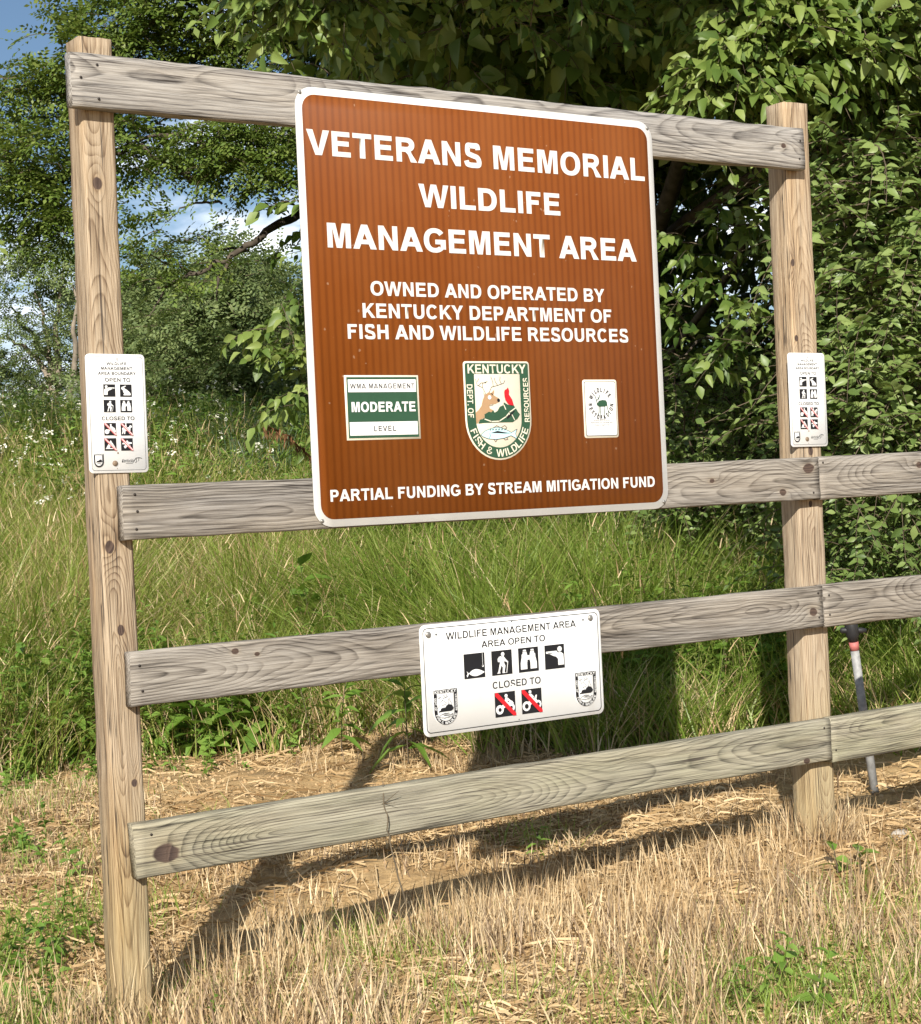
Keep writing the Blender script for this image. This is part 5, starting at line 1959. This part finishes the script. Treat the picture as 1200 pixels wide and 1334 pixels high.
    patches = [(20, 1215, .18, 500), (70, 1310, .2, 450), (15, 1330, .2, 400), (1130, 1300, .28, 1000), (1050, 1325, .26, 800), (1190, 1260, .22, 500), (950, 1330, .2, 500), (590, 1330, .2, 300), (470, 1200, .12, 160),
               (1200, 1180, .2, 300), (250, 1090, .2, 120), (700, 1110, .08, 90), (520, 1250, .12, 160), (140, 1180, .15, 200), (60, 1120, .25, 300), (20, 1060, .25, 500), (350, 1300, .2, 200)]
    for px, py, r, n in patches:
        d = CF + CR * ((px - 600) / FPX) - CU * ((py - 667) / FPX)
        t = -CAM[2] / d[2]
        c = CAM + d * t
        xx, yy = c[0] + rng.normal(0, r, n), c[1] + rng.normal(0, r, n)
        blades(np.stack([xx, yy, ground_z(xx, yy)], 1), rng.uniform(.03, .13, n), rng.uniform(.002, .0045, n), rng.uniform(0, 6.28, n), np.abs(rng.normal(0, .3, n)), rng.uniform(.1, .8, n), 0, G)
    lw = [forb(70 + k, .16, 12, .055, OV) for k in range(3)]
    Q = []
    for px, py, r, n in ((25, 1225, .12, 16), (60, 1300, .2, 12), (15, 1120, .2, 20), (60, 1020, .25, 26), (1150, 1300, .2, 8), (250, 1000, .2, 12), (1000, 1310, .15, 6)):
        bx, by = plane_xy(px, py)
        xx, yy = bx + rng.normal(0, r, n), by + rng.normal(0, r, n)
        Q.append(np.stack([xx, yy, ground_z(xx, yy)], 1))
    scatter(G, [(t[0], t[1], t[2], np.where(t[3] == 0, 1, 0)) for t in lw], np.concatenate(Q), tilt=.3, size=(.5, 1.1))
    o = G.build('short_grass', [M['grass_lush'], M['leaf_weed']])
    tag(o, 'short green grass regrowing in patches through the stubble', 'grass', kind='stuff')


stubble()


def clods():
    temps = []
    for sd_ in range(4):
        rg = np.random.default_rng(sd_)
        g = Geo()
        n, m = 7, 5
        V = []
        for i in range(m):
            ph = -math.pi / 2 + math.pi * i / (m - 1)
            for j in range(n):
                t = 2 * math.pi * j / n
                r = rg.uniform(.65, 1.15)
                V.append((r * math.cos(ph) * math.cos(t), r * math.cos(ph) * math.sin(t), .7 * r * math.sin(ph)))
        g.faces(V, [(i * n + j, i * n + (j + 1) % n, (i + 1) * n + (j + 1) % n, (i + 1) * n + j) for i in range(m - 1) for j in range(n)])
        temps.append(g.template())
    n = 26000
    x, y, l, d = field_points(n, 3.2, 9.5, .28, 1.0, .4)
    keep = (veg_s(x, y) < .2) & (rng.random(n) < np.clip((fbm(x * 1.15 + 31, y * 1.15 + 11) - .38) * 4, .06, 1))
    P = np.stack([x, y, ground_z(x, y) + .001], 1)[keep]
    G = Geo()
    s = .003 + .012 * rng.random(len(P)) ** 4
    pick = rng.integers(0, 4, len(P))
    for k in range(4):
        q = pick == k
        G.inst(temps[k], spin(int(q.sum()), .5, (1, 1)) * s[q][:, None, None], P[q])
    m_ = leaf_mat('soil_clod', (.22, .14, .07), (.40, .27, .14), (.55, .42, .25), 0, .95, .1, 2.0)
    tag(G.build('soil_clods', [m_]), 'crumbs and clods of sandy soil on the mown strip', 'soil', kind='stuff')


clods()


# ------------------------------------------------------------------ single plants one can point at
def on_ground(px, py):
    d = CF + CR * ((px - 600) / FPX) - CU * ((py - 667) / FPX)
    z = 0.0
    for _ in range(12):
        c = CAM + d * ((z - CAM[2]) / d[2])
        z = float(ground_z(c[0], c[1]))
    return c


def plant(name, px, py, T, label, scale=1.0, group=None, depth=None, mats=None, rz=0.0):
    c = on_ground(px, py) if depth is None else foot(px, depth)
    root = empty(name, tuple(c), rz)
    root.scale = (scale,) * 3
    tag(root, label, 'plant', group)
    V, L, N, Mi = T
    lv, st = Geo(), Geo()
    o = 0
    pos = 0
    for n, m in zip(N, Mi):
        idx = L[pos:pos + n]
        pos += n
        g = lv if m == 0 else st
        g.faces(V[idx], [tuple(range(n))], 0)
    mm = mats or (M['leaf_weed'], M['twig'])
    # weld the loose faces back together so each leaf is one island
    for g, nm, mt in ((lv, 'foliage', mm[0]), (st, 'stem', mm[1])):
        vv, ll, nn, _ = g.template()
        u, inv = np.unique(np.round(vv, 6), axis=0, return_inverse=True)
        Geo().add(u, inv.ravel()[ll], nn).build(nm, mt, root)
    return root


gp = 'leafy weeds at the edge of the mown strip'
plant('leafy_weed', 258, 988, forb(41, .42, 24, .19, OV), 'broad-leaved weed just right of the left post under the third board', 1.0, gp)
plant('leafy_weed', 302, 985, forb(42, .44, 28, .19, OV), 'wide bushy weed with large oval leaves below the third board', 1.0, gp)
plant('leafy_weed', 345, 982, forb(43, .36, 20, .17, OV), 'low oval-leaved weed, left of the narrow post shadow', 1.0, gp)
plant('leafy_weed', 445, 985, forb(44, .48, 28, .16), 'narrow-leaved weed beside the post shadow under the white sign', 1.0, gp)
plant('leafy_weed', 532, 995, forb(45, .45, 20, .22), 'star-shaped leafy weed peeping out left of the white sign', 1.0, gp)
plant('leafy_weed', 405, 980, forb(46, .34, 20, .12), 'slim leafy weed in the grass edge midway along the third board', 1.0, gp)
plant('tall_weed', 402, 900, forb(47, .80, 16, .24, OV), 'tall weed with big pale folded leaves in the meadow below the brown sign', 1.0, depth=9.9)
plant('seedling', 1092, 1142, forb(48, .10, 5, .085, OV), 'small seedling with three broad green leaves in front of the right post foot', 1.0)
plant('seedling', 1122, 1140, forb(49, .09, 5, .080, OV), 'dark green broad-leaved seedling a step right of the right post foot', 1.0)
plant('thistle', 700, 1118, forb(50, .10, 11, .07), 'small grey-green rosette plant in the straw between the two board shadows', 1.0)

# reed-like clump and a dead frond against the far trees
def reed():
    c = foot(340, 14.5)
    n = 130
    root = empty('reed_clump', tuple(c))
    tag(root, 'upright clump of dark blue-green reed blades left of the brown sign', 'plant')
    b = np.stack([rng.normal(0, .16, n), rng.normal(0, .16, n), np.full(n, -.05)], 1)
    blades(b, rng.uniform(.8, 1.25, n), rng.uniform(.012, .02, n), rng.uniform(0, 6.28, n), rng.uniform(0, .16, n), rng.uniform(0, .25, n)).build('foliage', [leaf_mat('reed_blade', (.04, .07, .035), (.06, .10, .05), (.10, .14, .07), .15)], root)


reed()


def frond():
    p0 = at(402, 592, 11.5)
    p1 = at(372, 566, 11.4)
    p2 = at(345, 554, 11.3)
    root = empty('dead_frond', tuple(p0))
    tag(root, 'dead brown drooping frond at the left edge of the brown sign', 'plant')
    G = Geo()
    P = smooth_path([at(425, 640, 11.6), p0, p1, p2], 8, .004) - p0
    tube(G, P, np.linspace(.010, .004, len(P)), 5, 0, True)
    G.build('stem', [M['dead_frond']], root)
    Q = P[8:]
    k = 150
    i = rng.integers(0, len(Q), k)
    az = rng.uniform(0, 6.28, k)
    blades(Q[i] + rng.normal(0, .008, (k, 3)), rng.uniform(.03, .10, k) * -1, rng.uniform(.003, .007, k), az, rng.uniform(-.6, .6, k), rng.uniform(.1, .5, k)).build('foliage', [M['dead_frond']], root)


frond()

# thin dry stalk leaning on the bottom board
c = foot(522, 4.86)
G = Geo()
P = smooth_path([c, at(512, 1120, 4.86), at(502, 1060, 4.87), at(499, 1018, 4.89)], 6, .002)
tube(G, P, np.linspace(.0028, .0012, len(P)), 5)
for px, py in ((520, 1030), (488, 1050), (515, 1046)):
    q = P[12]
    tube(G, [P[14], at(px, py, 4.87)], [.0012, .0006], 4)
st = G.build('dry_stalk', [M['twig']])
tag(st, 'thin dark dry stalk standing in front of the bottom board', 'plant')

# pale stone near the right edge
c = on_ground(1172, 1092)
G = Geo()
n, m = 12, 7
V = []
for i in range(m):
    ph = -math.pi / 2 + math.pi * i / (m - 1)
    for j in range(n):
        t = 2 * math.pi * j / n
        r = .028 * (1 + .25 * (vnoise(i * 1.3 + 4, j * .9) - .5) * 2)
        V.append((c[0] + r * 1.3 * math.cos(ph) * math.cos(t), c[1] + r * math.cos(ph) * math.sin(t), c[2] + .008 + r * .75 * math.sin(ph)))
F = [(i * n + j, i * n + (j + 1) % n, (i + 1) * n + (j + 1) % n, (i + 1) * n + j) for i in range(m - 1) for j in range(n)]
tag(G.faces(V, F).build('stone', [M['stone']], smooth=True), 'pale fist-sized stone on bare soil right of the right post', 'stone')


# ------------------------------------------------------------------ steel stake behind the right fence panel
def stake():
    b = on_ground(1140, 1034)
    db = float((b - CAM) @ CF)
    dt = db - .06
    root = empty('steel_stake', tuple(b))
    tag(root, 'leaning galvanised steel stake with red band and black head behind the right fence boards', 'stake')
    top = at(1113, 842, dt)
    ax = top - b
    G = Geo()
    tube(G, np.array([-ax * .12, ax * .5, ax * 1.0]), .0165, 14)
    G.build('pipe', [M['pipe']], root, smooth=False)
    G = Geo()
    tube(G, np.array([ax * .975, ax * 1.03]), .0185, 14)
    G.build('band', [M['red_tape']], root)
    L = np.linalg.norm(ax)
    u = ax / L
    h = ax * 1.03
    head = empty('head', (0, 0, 0))
    bpy.data.objects.remove(head)
    G = Geo()
    tube(G, np.array([h, h + u * .03, h + u * .05, h + u * .16]), [.017, .026, .026, .024], 12)
    hd = G.build('head', [M['black_plastic']], root)
    side = CR / np.linalg.norm(CR)
    G = Geo()
    a0 = h + u * .045
    tube(G, np.array([a0 - side * .045, a0 - side * .04, a0 + side * .035, a0 + side * .055]), [.006, .012, .012, .008], 10)
    G.build('clamp_bar', [M['black_plastic']], hd)


stake()
